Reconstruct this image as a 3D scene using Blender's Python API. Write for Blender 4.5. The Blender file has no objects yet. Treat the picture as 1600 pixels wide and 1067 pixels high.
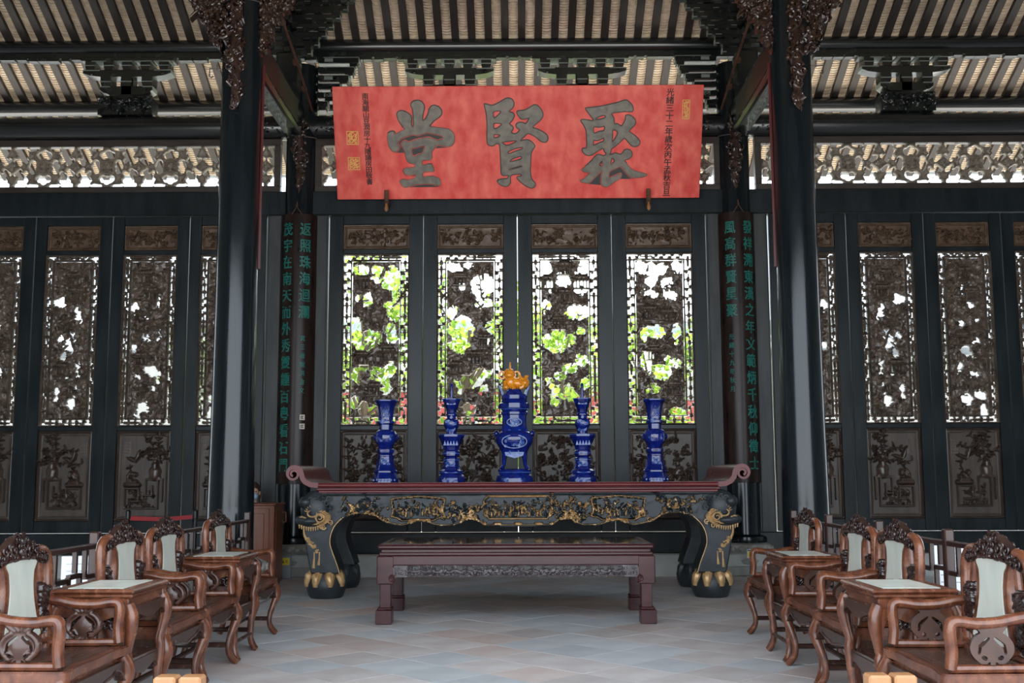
import bpy, math, random
import numpy as np
from mathutils import Vector, Matrix

SC = bpy.context.scene
COL = SC.collection
R = math.radians
PI = math.pi

# ------------------------------------------------------------------ camera
cam_data = bpy.data.cameras.new('camera')
cam_data.sensor_width = 36.0
cam_data.lens = 36.0 * 1720.0 / 1600.0
cam_data.clip_end = 300
cam = bpy.data.objects.new('camera', cam_data)
COL.objects.link(cam)
_yaw, _pit, _rol = R(.33), R(7.0), R(.2)
_fw = Vector((-math.sin(_yaw) * math.cos(_pit), math.cos(_yaw) * math.cos(_pit), math.sin(_pit)))
_r0 = Vector((math.cos(_yaw), math.sin(_yaw), 0))
_u0 = _r0.cross(_fw)
_r = math.cos(_rol) * _r0 - math.sin(_rol) * _u0
_u = math.cos(_rol) * _u0 + math.sin(_rol) * _r0
_M = Matrix((( _r.x, _u.x, -_fw.x, 0), (_r.y, _u.y, -_fw.y, 0), (_r.z, _u.z, -_fw.z, 1.3), (0, 0, 0, 1)))
cam.matrix_world = _M
SC.camera = cam

# ------------------------------------------------------------------ world and sun
world = bpy.data.worlds.new('sky')
SC.world = world
world.use_nodes = True
wn = world.node_tree
wn.nodes.clear()
w_out = wn.nodes.new('ShaderNodeOutputWorld')
w_bg = wn.nodes.new('ShaderNodeBackground')
w_bg.inputs['Color'].default_value = (.80, .90, 1.0, 1)
w_bg.inputs['Strength'].default_value = 1.15
wn.links.new(w_bg.outputs[0], w_out.inputs[0])

sun_d = bpy.data.lights.new('sun', 'SUN')
sun_d.energy = 6.0
sun_d.angle = R(3)
sun_d.color = (1.0, .93, .82)
sun = bpy.data.objects.new('sun', sun_d)
COL.objects.link(sun)
sun.rotation_euler = (R(-27), R(10), 0)      # high, from beyond the rear courtyard

SC.view_settings.view_transform = 'Standard'
SC.view_settings.look = 'None'
SC.view_settings.exposure = 2.25
SC.view_settings.gamma = 1.0
SC.view_settings.use_curve_mapping = False
SC.cycles.max_bounces = 8
SC.cycles.diffuse_bounces = 5
SC.cycles.glossy_bounces = 4
SC.cycles.transmission_bounces = 4

# ------------------------------------------------------------------ materials
MATS = {}
def mat(name, col, rough=.5, metal=0., coat=0., var=0., vscale=6., stretch=(1, 1, 1), col2=None, bump=0., bscale=40.,
        spec=.5, objrand=0., rvar=0., trans=0., wave=None, detail=4.):
    m = bpy.data.materials.new(name)
    m.use_nodes = True
    nt = m.node_tree
    b = nt.nodes['Principled BSDF']
    b.inputs['Base Color'].default_value = (*col, 1)
    b.inputs['Roughness'].default_value = rough
    b.inputs['Metallic'].default_value = metal
    b.inputs['Coat Weight'].default_value = coat
    b.inputs['Coat Roughness'].default_value = .12
    b.inputs['Specular IOR Level'].default_value = spec
    m.diffuse_color = (*col, 1)
    L = nt.links.new
    tc = nt.nodes.new('ShaderNodeTexCoord')
    mp = nt.nodes.new('ShaderNodeMapping')
    mp.inputs['Scale'].default_value = stretch
    L(tc.outputs['Object'], mp.inputs['Vector'])
    cur = None
    if var > 0 or col2 is not None:
        n = nt.nodes.new('ShaderNodeTexNoise')
        n.inputs['Scale'].default_value = vscale
        n.inputs['Detail'].default_value = detail
        L(mp.outputs[0], n.inputs['Vector'])
        src = n.outputs['Fac']
        if wave:
            w = nt.nodes.new('ShaderNodeTexWave')
            w.inputs['Scale'].default_value = wave
            w.inputs['Distortion'].default_value = 6
            w.inputs['Detail'].default_value = 3
            L(mp.outputs[0], w.inputs['Vector'])
            mxx = nt.nodes.new('ShaderNodeMath'); mxx.operation = 'MULTIPLY_ADD'
            L(w.outputs['Fac'], mxx.inputs[0]); mxx.inputs[1].default_value = .45
            ms = nt.nodes.new('ShaderNodeMath'); ms.operation = 'MULTIPLY'
            L(n.outputs['Fac'], ms.inputs[0]); ms.inputs[1].default_value = .55
            L(ms.outputs[0], mxx.inputs[2])
            src = mxx.outputs[0]
        rp = nt.nodes.new('ShaderNodeValToRGB')
        a = col; c2 = col2 if col2 is not None else tuple(min(1, c * (1 + var)) for c in col)
        if col2 is None: a = tuple(c * (1 - var) for c in col)
        rp.color_ramp.elements[0].position = .32; rp.color_ramp.elements[0].color = (*a, 1)
        rp.color_ramp.elements[1].position = .68; rp.color_ramp.elements[1].color = (*c2, 1)
        L(src, rp.inputs['Fac'])
        cur = rp.outputs['Color']
        if rvar > 0:
            mr = nt.nodes.new('ShaderNodeMapRange')
            mr.inputs['To Min'].default_value = max(.03, rough - rvar); mr.inputs['To Max'].default_value = min(1, rough + rvar)
            L(n.outputs['Fac'], mr.inputs['Value']); L(mr.outputs[0], b.inputs['Roughness'])
    if objrand > 0:
        oi = nt.nodes.new('ShaderNodeObjectInfo')
        hs = nt.nodes.new('ShaderNodeHueSaturation')
        mr = nt.nodes.new('ShaderNodeMapRange')
        mr.inputs['To Min'].default_value = 1 - objrand; mr.inputs['To Max'].default_value = 1 + objrand
        L(oi.outputs['Random'], mr.inputs['Value']); L(mr.outputs[0], hs.inputs['Value'])
        if cur is not None: L(cur, hs.inputs['Color'])
        else: hs.inputs['Color'].default_value = (*col, 1)
        cur = hs.outputs['Color']
    if cur is not None: L(cur, b.inputs['Base Color'])
    if bump > 0:
        n2 = nt.nodes.new('ShaderNodeTexNoise')
        n2.inputs['Scale'].default_value = bscale; n2.inputs['Detail'].default_value = 5
        L(mp.outputs[0], n2.inputs['Vector'])
        bp = nt.nodes.new('ShaderNodeBump')
        bp.inputs['Strength'].default_value = bump; bp.inputs['Distance'].default_value = .01
        L(n2.outputs['Fac'], bp.inputs['Height']); L(bp.outputs[0], b.inputs['Normal'])
    if trans > 0:
        t = nt.nodes.new('ShaderNodeBsdfTranslucent')
        if cur is not None: L(cur, t.inputs['Color'])
        else: t.inputs['Color'].default_value = (*col, 1)
        mx = nt.nodes.new('ShaderNodeMixShader'); mx.inputs[0].default_value = trans
        L(b.outputs[0], mx.inputs[1]); L(t.outputs[0], mx.inputs[2])
        L(mx.outputs[0], nt.nodes['Material Output'].inputs['Surface'])
    MATS[name] = m
    return m

mat('lacquer', (.008, .012, .0145), .36, col2=(.017, .0235, .027), vscale=3, stretch=(3, 3, .5), rvar=.09, spec=.28)
mat('lacquer_log', (.007, .009, .010), .22, col2=(.018, .020, .022), vscale=2.5, stretch=(.5, 4, 4), rvar=.06, spec=1.0)
mat('column_lacquer', (.005, .008, .010), .18, col2=(.010, .014, .017), vscale=3, stretch=(3, 3, .4), rvar=.07, spec=.4)
mat('jamb_grey', (.020, .024, .026), .5, col2=(.045, .048, .048), vscale=3, stretch=(3, 3, .5))
mat('carved_brown', (.080, .047, .029), .3, col2=(.15, .095, .062), vscale=9, bump=.25, bscale=90)
mat('lattice_brown', (.085, .060, .044), .3, col2=(.15, .11, .084), vscale=9, spec=.6)
mat('panel_ground', (.060, .045, .036), .45, col2=(.095, .074, .06), vscale=5, stretch=(4, 4, .6))
mat('fret_wood', (.17, .14, .11), .38, col2=(.27, .225, .18), vscale=9, spec=.6)
mat('panel_carving', (.034, .019, .013), .28, col2=(.07, .042, .03), vscale=9, spec=.6)
mat('fret_frame', (.035, .026, .022), .45, col2=(.055, .042, .036), vscale=6, stretch=(.5, 3, 3))
mat('bracket_dark', (.006, .008, .008), .25, col2=(.015, .019, .018), vscale=7, rvar=.08, spec=.8)
mat('bracket_edge', (.20, .23, .21), .5)
mat('bracket_brown', (.028, .014, .010), .16, col2=(.058, .031, .022), vscale=10, rvar=.06, spec=.75)
mat('beam_red', (.055, .006, .005), .45, col2=(.03, .008, .006), vscale=4)
mat('beam_green', (.06, .075, .045), .5, col2=(.025, .032, .024), vscale=4)
mat('board_red', (.085, .006, .006), .4)
mat('rust', (.10, .04, .02), .8, var=.4, vscale=12)
mat('iron', (.18, .16, .14), .45, metal=.6)
mat('rafter', (.024, .018, .016), .6, col2=(.042, .032, .028), vscale=6, stretch=(4, .6, 1))
mat('roof_tile', (.58, .45, .32), .85, col2=(.80, .67, .52), vscale=10, objrand=.06, bump=.3)
mat('plaque_red', (.70, .030, .022), .5, col2=(.88, .15, .11), vscale=6, stretch=(1, 1, .6), bump=.12, bscale=60, detail=10)
mat('glyph_bronze', (.105, .092, .074), .38, col2=(.21, .175, .135), vscale=12, spec=.5)
mat('glyph_dark', (.02, .02, .02), .5)
mat('seal_gold', (.85, .50, .13), .4)
mat('board_brown', (.012, .006, .005), .3, col2=(.030, .016, .013), vscale=4, stretch=(4, 4, .5), rvar=.08, spec=.25)
mat('glyph_teal', (.006, .13, .105), .5, col2=(.012, .19, .155), vscale=20)
mat('paper', (.65, .60, .52), .7)
mat('altar_red', (.085, .011, .012), .25, col2=(.13, .018, .02), vscale=4, stretch=(.5, 3, 3), rvar=.05, spec=.28)
mat('altar_black', (.014, .018, .021), .42, col2=(.030, .036, .040), vscale=8, rvar=.08, spec=.35)
mat('gilding', (.56, .35, .16), .36, metal=.3, col2=(.36, .21, .09), vscale=25)
mat('bench_wood', (.034, .008, .010), .22, col2=(.055, .014, .016), vscale=4, stretch=(.5, 3, 3), rvar=.05, spec=.42)
mat('bench_top', (.018, .010, .010), .07, spec=.6)
mat('bench_carve', (.045, .03, .032), .3, col2=(.09, .075, .078), vscale=14)
mat('blue_glaze', (.002, .006, .085), .08, col2=(.005, .018, .19), vscale=16, coat=.3, bump=.1, bscale=45, spec=.5)
mat('blue_pale', (.012, .045, .26), .12, col2=(.06, .13, .38), vscale=22, coat=.3, bump=.5, bscale=60)
mat('amber_glaze', (.60, .18, .006), .18, col2=(.78, .30, .02), vscale=18, coat=.5)
mat('rosewood', (.062, .017, .008), .26, col2=(.155, .052, .024), vscale=14, stretch=(1.6, .45, 1.0), rvar=.06, spec=.55, detail=6)
mat('rosewood_dark', (.026, .011, .008), .26, col2=(.055, .025, .016), vscale=3, stretch=(6, .7, 6), rvar=.06)
mat('crest_wood', (.016, .008, .007), .22, col2=(.036, .017, .013), vscale=10, rvar=.06, spec=.6)
mat('marble', (.40, .42, .37), .28, col2=(.56, .56, .49), vscale=7, stretch=(1, 1, .4), detail=8)
mat('rail_wood', (.025, .009, .007), .3, col2=(.045, .017, .012), vscale=5)
mat('cabinet_wood', (.17, .05, .02), .35, col2=(.25, .08, .035), vscale=4, stretch=(4, 4, .5))
mat('honey_wood', (.26, .11, .042), .35, col2=(.35, .17, .07), vscale=4, stretch=(5, 5, .6))
mat('clay_tile', (.40, .345, .325), .45, col2=(.52, .49, .48), vscale=3.2, objrand=.13, bump=.08, bscale=30, rvar=.12, detail=8)
mat('clay_red', (.44, .335, .30), .45, col2=(.52, .45, .42), vscale=3.2, objrand=.12, bump=.08, bscale=30, rvar=.12, detail=8)
mat('clay_blue', (.39, .405, .42), .45, col2=(.50, .51, .52), vscale=3.2, objrand=.12, bump=.08, bscale=30, rvar=.12, detail=8)
mat('joint', (.36, .33, .31), .8)
mat('stone', (.24, .24, .22), .7, col2=(.36, .36, .33), vscale=6, bump=.3, bscale=25)
mat('stone_pale', (.36, .37, .35), .7, col2=(.47, .48, .46), vscale=4, bump=.2, bscale=25)
mat('granite', (.46, .45, .43), .8, col2=(.56, .55, .52), vscale=3)
mat('plaster', (.78, .77, .74), .8, var=.05)
mat('brick_grey', (.27, .29, .30), .8, col2=(.36, .38, .38), vscale=8)
mat('grey_rooftile', (.17, .20, .22), .6, col2=(.27, .30, .32), vscale=9)
mat('red_lacquer', (.20, .015, .015), .5, col2=(.26, .03, .03), vscale=3)
mat('leaf', (.10, .22, .02), .5, trans=.55, col2=(.26, .38, .05), vscale=1.2)
mat('bark', (.12, .09, .07), .9, var=.3, bump=.4)
mat('black_post', (.012, .012, .014), .3)
mat('belt_red', (.30, .008, .012), .6)
mat('skin', (.62, .38, .28), .5)
mat('hair', (.045, .02, .015), .4)
mat('mask_blue', (.30, .52, .70), .7)
mat('pink_cloth', (.72, .14, .20), .8)
mat('navy_cloth', (.03, .035, .06), .8)
mat('sign_white', (.74, .77, .80), .5)
mat('sign_yellow', (.80, .60, .02), .5)
mat('steel', (.35, .37, .39), .35, metal=.7)
mat('wire', (.42, .42, .45), .4, metal=.5)

# ------------------------------------------------------------------ mesh helpers
class MB:
    """collects verts and faces of ONE mesh object"""
    def __init__(s): s.v = []; s.f = []; s.m = []
    def add(s, vs, fs, mi=0):
        o = len(s.v)
        s.v.extend([tuple(p) for p in vs])
        s.f.extend([tuple(i + o for i in f) for f in fs])
        s.m.extend([mi] * len(fs))
        return s
    def mark(s): return len(s.v)
    def xf(s, start, M):
        for i in range(start, len(s.v)): s.v[i] = tuple(M @ Vector(s.v[i]))
        return s
    def box(s, x0, x1, y0, y1, z0, z1, mi=0, b=0.):
        cx, cy, cz = (x0 + x1) / 2, (y0 + y1) / 2, (z0 + z1) / 2
        hx, hy, hz = abs(x1 - x0) / 2, abs(y1 - y0) / 2, abs(z1 - z0) / 2
        if b <= 0:
            vs = [(cx + sx * hx, cy + sy * hy, cz + sz * hz) for sz in (-1, 1) for sy in (-1, 1) for sx in (-1, 1)]
            return s.add(vs, [(0, 2, 3, 1), (4, 5, 7, 6), (0, 1, 5, 4), (2, 6, 7, 3), (0, 4, 6, 2), (1, 3, 7, 5)], mi)
        b = min(b, hx * .9, hy * .9, hz * .9)
        idx = {}; vs = []
        for sx in (-1, 1):
            for sy in (-1, 1):
                for sz in (-1, 1):
                    for k in range(3):
                        d = [hx - b, hy - b, hz - b]; d[k] += b
                        idx[sx, sy, sz, k] = len(vs)
                        vs.append((cx + sx * d[0], cy + sy * d[1], cz + sz * d[2]))
        fs = []
        for k in range(3):
            a, c = (k + 1) % 3, (k + 2) % 3
            for sg in (-1, 1):
                def S(p, q):
                    t = [0, 0, 0]; t[k] = sg; t[a] = p; t[c] = q
                    return idx[t[0], t[1], t[2], k]
                q = [S(-1, -1), S(1, -1), S(1, 1), S(-1, 1)]
                fs.append(q if sg > 0 else q[::-1])
            for p in (-1, 1):
                for q in (-1, 1):
                    t0 = [0, 0, 0]; t0[k] = -1; t0[a] = p; t0[c] = q
                    t1 = list(t0); t1[k] = 1
                    f = [idx[*t0, a], idx[*t1, a], idx[*t1, c], idx[*t0, c]]
                    fs.append(f if p * q > 0 else f[::-1])
        for sx in (-1, 1):
            for sy in (-1, 1):
                for sz in (-1, 1):
                    f = [idx[sx, sy, sz, 0], idx[sx, sy, sz, 1], idx[sx, sy, sz, 2]]
                    fs.append(f if sx * sy * sz > 0 else f[::-1])
        return s.add(vs, fs, mi)
    def tube(s, pts, r, n=8, mi=0, closed=False, sx=1., sy=1., up=None, rot=0.):
        """tube along a polyline; sx, sy squash the section (sx along 'side', sy along 'normal')"""
        P = [Vector(p) for p in pts]
        k = len(P)
        rr = r if isinstance(r, (list, tuple)) else [r] * k
        T = []
        for i in range(k):
            if closed: t = P[(i + 1) % k] - P[i - 1]
            else: t = P[min(i + 1, k - 1)] - P[max(i - 1, 0)]
            T.append(t.normalized() if t.length > 1e-9 else Vector((0, 0, 1)))
        u = Vector(up) if up else (Vector((0, 0, 1)) if abs(T[0].z) < .9 else Vector((1, 0, 0)))
        vs = []
        for i in range(k):
            u = (u - T[i] * u.dot(T[i]))
            u = u.normalized() if u.length > 1e-6 else T[i].orthogonal().normalized()
            w = T[i].cross(u)
            for j in range(n):
                a = 2 * PI * j / n + rot
                vs.append(P[i] + (w * math.cos(a) * sx + u * math.sin(a) * sy) * rr[i])
        fs = []
        for i in range(k if closed else k - 1):
            for j in range(n):
                a = i * n + j; b = i * n + (j + 1) % n; i2 = ((i + 1) % k) * n
                fs.append((a, b, i2 + (j + 1) % n, i2 + j))
        if not closed:
            fs.append(tuple(range(n))[::-1]); fs.append(tuple((k - 1) * n + j for j in range(n)))
        return s.add(vs, fs, mi)
    def bar(s, a, b, w, h, mi=0, up=(0, 0, 1)):
        return s.tube([a, b], 1.0, 4, mi, sx=w / 1.41421, sy=h / 1.41421, up=up, rot=PI / 4)
    def lathe(s, prof, n=24, c=(0, 0, 0), mi=0, rot=0., sq=(1, 1), mis=None):
        """prof: (radius, z) from bottom to top"""
        vs = []; fs = []; ms = []
        for r_, z_ in prof:
            for j in range(n):
                a = 2 * PI * j / n + rot
                vs.append((c[0] + r_ * math.cos(a) * sq[0], c[1] + r_ * math.sin(a) * sq[1], c[2] + z_))
        for i in range(len(prof) - 1):
            for j in range(n):
                fs.append((i * n + j, i * n + (j + 1) % n, (i + 1) * n + (j + 1) % n, (i + 1) * n + j))
                ms.append(mis[i] if mis else mi)
        fs.append(tuple(range(n))[::-1]); fs.append(tuple((len(prof) - 1) * n + j for j in range(n))); ms += [mi, mi]
        o = len(s.v); s.v.extend(vs); s.f.extend([tuple(i + o for i in f) for f in fs]); s.m.extend(ms)
        return s
    def prism(s, poly, d0, d1, plane='xz', mi=0):
        """extrude a 2-d polygon; plane xz extrudes along y, xy along z, yz along x"""
        A = sum(poly[i][0] * poly[(i + 1) % len(poly)][1] - poly[(i + 1) % len(poly)][0] * poly[i][1] for i in range(len(poly)))
        if A < 0: poly = poly[::-1]
        n = len(poly)
        def q(p, d):
            return (p[0], d, p[1]) if plane == 'xz' else (p[0], p[1], d) if plane == 'xy' else (d, p[0], p[1])
        vs = [q(p, d0) for p in poly] + [q(p, d1) for p in poly]
        f0 = tuple(range(n)); f1 = tuple(range(n, 2 * n))
        sides = [(i, (i + 1) % n, n + (i + 1) % n, n + i) for i in range(n)]
        flip = (d1 < d0) != (plane == 'xz')
        if flip: fs = [f0, f1[::-1]] + [f[::-1] for f in sides]
        else: fs = [f0[::-1], f1] + sides
        return s.add(vs, fs, mi)
    def blob(s, c, r, n=8, mi=0, m=None):
        m = m or max(4, n * 2 // 3)
        rx, ry, rz = r if isinstance(r, (tuple, list)) else (r, r, r)
        vs = [(c[0], c[1], c[2] - rz)]
        for i in range(1, m):
            t = PI * i / m
            for j in range(n):
                a = 2 * PI * j / n
                vs.append((c[0] + rx * math.sin(t) * math.cos(a), c[1] + ry * math.sin(t) * math.sin(a), c[2] - rz * math.cos(t)))
        vs.append((c[0], c[1], c[2] + rz))
        fs = [(0, 1 + (j + 1) % n, 1 + j) for j in range(n)]
        for i in range(m - 2):
            for j in range(n):
                a = 1 + i * n
                fs.append((a + j, a + (j + 1) % n, a + n + (j + 1) % n, a + n + j))
        a = 1 + (m - 2) * n
        fs += [(a + j, a + (j + 1) % n, len(vs) - 1) for j in range(n)]
        return s.add(vs, fs, mi)
    def curl(s, c, r, turns=1.3, r0=.012, ax='xz', d=1, a0=0., n=6, k=14, mi=0, lean=0.):
        pts = []; rr = []
        for i in range(k):
            t = i / (k - 1); q = r * (1 - .8 * t); a = a0 + d * turns * 2 * PI * t
            x, z = q * math.cos(a), q * math.sin(a)
            pts.append((c[0] + x, c[1] - lean * t, c[2] + z) if ax == 'xz' else (c[0] - lean * t, c[1] + x, c[2] + z))
            rr.append(r0 * (1 - .45 * t))
        return s.tube(pts, rr, n, mi)
    def mesh(s, name, mats, sharp=38):
        me = bpy.data.meshes.new(name)
        me.from_pydata(s.v, [], s.f)
        for mm in mats: me.materials.append(MATS[mm])
        me.polygons.foreach_set('material_index', s.m)
        me.polygons.foreach_set('use_smooth', [True] * len(s.f))
        me.set_sharp_from_angle(angle=R(sharp))
        me.update()
        return me
    def build(s, name, mats, parent=None, loc=(0, 0, 0), sharp=38):
        if isinstance(mats, str): mats = [mats]
        return link(name, s.mesh(name, mats, sharp), parent, loc)

def link(name, me, parent=None, loc=(0, 0, 0), rz=0.):
    o = bpy.data.objects.new(name, me)
    COL.objects.link(o)
    o.parent = parent
    o.location = loc
    o.rotation_euler.z = rz
    return o
def tag(o, label, cat, group=None, kind=None):
    if label: o['label'] = label
    if cat: o['category'] = cat
    if group: o['group'] = group
    if kind: o['kind'] = kind
    return o
def thing(name, label, cat, loc=(0, 0, 0), rz=0., group=None, kind=None):
    o = link(name, None, None, loc, rz)
    o.empty_display_size = .1
    return tag(o, label, cat, group, kind)
def struct(o): o['kind'] = 'structure'; return o
def stuff(o): o['kind'] = 'stuff'; return o
def copy_tree(o, parent=None, label=None, loc=None, rz=None):
    c = o.copy(); COL.objects.link(c); c.parent = parent
    if loc is not None: c.location = loc
    if rz is not None: c.rotation_euler.z = rz
    if label: c['label'] = label
    for ch in [x for x in bpy.data.objects if x.parent == o]: copy_tree(ch, c)
    return c

def catmull(pts, k=4, closed=False):
    n = len(pts); out = []
    rng_ = range(n) if closed else range(n - 1)
    for i in rng_:
        p0 = pts[(i - 1) % n] if closed or i > 0 else pts[i]
        p1 = pts[i]; p2 = pts[(i + 1) % n]
        p3 = pts[(i + 2) % n] if closed or i + 2 < n else p2
        for j in range(k):
            t = j / k
            out.append(tuple(.5 * (2 * b + (c - a) * t + (2 * a - 5 * b + 4 * c - d) * t * t + (3 * b - a - 3 * c + d) * t ** 3)
                             for a, b, c, d in zip(p0, p1, p2, p3)))
    if not closed: out.append(tuple(pts[-1]))
    return out

# ------------------------------------------------------------------ carving: strokes raised on a grid, cut through where nothing is
class Carve:
    def __init__(s, w, h, cell, solid=False):
        s.w, s.h = w, h
        s.nx, s.nz = max(2, round(w / cell)), max(2, round(h / cell))
        s.cx, s.cz = w / s.nx, h / s.nz
        s.X = np.linspace(0, w, s.nx + 1)[None, :].repeat(s.nz + 1, 0)
        s.Z = np.linspace(0, h, s.nz + 1)[:, None].repeat(s.nx + 1, 1)
        s.F = np.full(s.X.shape, 1. if solid else -1.)
        s.H = np.zeros(s.X.shape)
        s.G = np.zeros(s.X.shape)
    def seg(s, a, b, ra, rb, h, g=0, cut=False, flat=False):
        rm = max(ra, rb) + max(s.cx, s.cz) * 2
        i0 = max(0, int((min(a[0], b[0]) - rm) / s.cx)); i1 = min(s.nx, int((max(a[0], b[0]) + rm) / s.cx) + 1)
        k0 = max(0, int((min(a[1], b[1]) - rm) / s.cz)); k1 = min(s.nz, int((max(a[1], b[1]) + rm) / s.cz) + 1)
        if i1 <= i0 or k1 <= k0: return
        sl = (slice(k0, k1 + 1), slice(i0, i1 + 1))
        X = s.X[sl] - a[0]; Z = s.Z[sl] - a[1]
        dx, dz = b[0] - a[0], b[1] - a[1]
        L2 = dx * dx + dz * dz
        t = np.clip((X * dx + Z * dz) / L2, 0, 1) if L2 > 1e-12 else np.zeros_like(X)
        d = np.hypot(X - t * dx, Z - t * dz)
        r = ra + (rb - ra) * t
        F = r - d
        if cut:
            s.F[sl] = np.minimum(s.F[sl], -F); return
        s.F[sl] = np.maximum(s.F[sl], F)
        q = np.clip(1 - (d / np.maximum(r, 1e-6)) ** 2, 0, 1)
        prof = h * (np.minimum(1, q * 3) if flat else np.sqrt(q))
        win = prof > s.H[sl]
        s.H[sl] = np.where(win, prof, s.H[sl])
        s.G[sl] = np.where(win & (F > 0), g, s.G[sl])
    def stroke(s, pts, r, h, g=0, taper=1., **kw):
        n = len(pts) - 1
        if n < 1: return
        for i in range(n):
            s.seg(pts[i], pts[i + 1], r * (1 + (taper - 1) * i / n), r * (1 + (taper - 1) * (i + 1) / n), h, g, **kw)
    def dot(s, x, z, r, h, g=0, **kw): s.seg((x, z), (x, z), r, r, h, g, **kw)
    def curl(s, x, z, r, a0=0., d=1, turns=1.2, w=.01, h=.02, g=0, k=9):
        pts = []
        for i in range(k + 1):
            t = i / k; q = r * (1 - .82 * t); a = a0 + d * turns * 2 * PI * t
            pts.append((x + q * math.cos(a), z + q * math.sin(a)))
        s.stroke(pts, w, h, g, .7)
    def ring(s, x, z, r, w, h, g=0, k=12, a0=0., a1=2 * PI, ex=1., ez=1.):
        s.stroke([(x + ex * r * math.cos(a0 + (a1 - a0) * i / k), z + ez * r * math.sin(a0 + (a1 - a0) * i / k)) for i in range(k + 1)], w, h, g)
    def flower(s, x, z, r, h, n=5, g=0, a0=0.):
        for i in range(n):
            a = a0 + 2 * PI * i / n
            s.seg((x + .35 * r * math.cos(a), z + .35 * r * math.sin(a)), (x + .72 * r * math.cos(a), z + .72 * r * math.sin(a)), r * .2, r * .3, h * .8, g)
        s.dot(x, z, r * .26, h, g)
    def leaf(s, x, z, L, a, h, w=None, g=0, bend=.4):
        w = w or L * .22
        p = [(x, z)]
        for i in range(1, 4):
            aa = a + bend * i / 3
            p.append((p[-1][0] + L / 3 * math.cos(aa), p[-1][1] + L / 3 * math.sin(aa)))
        s.seg(p[0], p[1], w * .5, w, h, g); s.seg(p[1], p[2], w, w * .8, h, g); s.seg(p[2], p[3], w * .8, w * .15, h, g)
    def branch(s, x, z, L, a, w, h, rng, g=0, leafL=.05, n=6, wob=.5):
        p = (x, z)
        for i in range(n):
            a += rng.uniform(-wob, wob)
            q = (p[0] + L / n * math.cos(a), p[1] + L / n * math.sin(a))
            ww = w * (1 - .6 * i / n)
            s.seg(p, q, ww, ww * .9, h * .8, g)
            for sgn in (-1, 1):
                if rng.random() < .75: s.leaf(q[0], q[1], leafL * rng.uniform(.7, 1.3), a + sgn * rng.uniform(.5, 1.2), h, g=g, bend=sgn * .4)
            p = q
        return p
    def rect(s, x0, z0, x1, z1, w, h, g=0, flat=False):
        s.stroke([(x0, z0), (x1, z0), (x1, z1), (x0, z1), (x0, z0)], w, h, g, flat=flat)
    def scatter(s, x0, z0, x1, z1, n, size, h, rng, g=0, hv=.5):
        """dense small foliage, curls, petals"""
        for _ in range(n):
            x, z = rng.uniform(x0, x1), rng.uniform(z0, z1); q = size * rng.uniform(.6, 1.4); hh = h * (1 - hv * rng.random())
            k = rng.random()
            if k < .35: s.leaf(x, z, q * 2, rng.uniform(0, 6.28), hh, q * .4, g, rng.uniform(-1.5, 1.5))
            elif k < .6: s.curl(x, z, q, rng.uniform(0, 6.28), rng.choice((-1, 1)), 1.0, q * .26, hh, g, 6)
            elif k < .8: s.flower(x, z, q, hh, 5, g, rng.uniform(0, 3))
            else: s.seg((x, z), (x + rng.uniform(-q, q), z + rng.uniform(-q, q) * 1.6), q * .35, q * .3, hh, g)
    def noise(s, scale, seed, octv=3):
        rs = np.random.RandomState(seed); out = np.zeros(s.X.shape); amp = 1.; tot = 0.
        for o in range(octv):
            gx, gz = int(s.w / scale) + 3, int(s.h / scale) + 3
            gr = rs.rand(gz, gx) * 2 - 1
            fx, fz = s.X / scale, s.Z / scale
            ix, iz = fx.astype(int), fz.astype(int); tx, tz = fx - ix, fz - iz
            tx = tx * tx * (3 - 2 * tx); tz = tz * tz * (3 - 2 * tz)
            out += amp * ((gr[iz, ix] * (1 - tx) + gr[iz, ix + 1] * tx) * (1 - tz) + (gr[iz + 1, ix] * (1 - tx) + gr[iz + 1, ix + 1] * tx) * tz)
            tot += amp; amp *= .5; scale *= .5
        return out / tot
    def mesh(s, name, mats, thick=.03, back=False, gold=False, warp=None, mirror=False, hs=1.):
        """local frame: x along the width, z up, relief towards -y; back plane at y = thick"""
        F = s.F
        keep = (F[:-1, :-1] + F[1:, :-1] + F[:-1, 1:] + F[1:, 1:]) > 0
        nz, nx = keep.shape
        pad = np.zeros((nz + 2, nx + 2), bool); pad[1:-1, 1:-1] = keep
        cnt = pad[:-1, :-1].astype(int) + pad[1:, :-1] + pad[:-1, 1:] + pad[1:, 1:]
        inner = np.zeros_like(F, bool); inner[1:-1, 1:-1] = True
        bnd = (cnt > 0) & (cnt < 4) & inner
        gz_, gx_ = np.gradient(F, s.cz, s.cx)
        g2 = gx_ ** 2 + gz_ ** 2 + 1e-6
        dx = np.clip(-F * gx_ / g2, -.45 * s.cx, .45 * s.cx) * bnd
        dz = np.clip(-F * gz_ / g2, -.45 * s.cz, .45 * s.cz) * bnd
        VX, VZ, VY = s.X + dx, s.Z + dz, -s.H * hs
        N = F.size
        V = np.stack([VX.ravel(), VY.ravel(), VZ.ravel()], 1)
        B = np.stack([VX.ravel(), np.full(N, thick), VZ.ravel()], 1)
        V = np.concatenate([V, B])
        idx = np.arange(N).reshape(F.shape)
        a, b, c, d = idx[:-1, :-1], idx[:-1, 1:], idx[1:, 1:], idx[1:, :-1]
        kk = keep
        fr = np.stack([a[kk], b[kk], c[kk], d[kk]], 1)
        gm = ((s.G[:-1, :-1] + s.G[1:, :-1] + s.G[:-1, 1:] + s.G[1:, 1:]) / 4 > .5)[kk].astype(np.int32)
        quads = [fr]; mi = [gm if gold else np.zeros(len(fr), np.int32)]
        if back:
            quads.append(fr[:, ::-1] + N); mi.append(np.zeros(len(fr), np.int32))
        lo = keep & ~pad[:-2, 1:-1]; hi = keep & ~pad[2:, 1:-1]; le = keep & ~pad[1:-1, :-2]; ri = keep & ~pad[1:-1, 2:]
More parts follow.
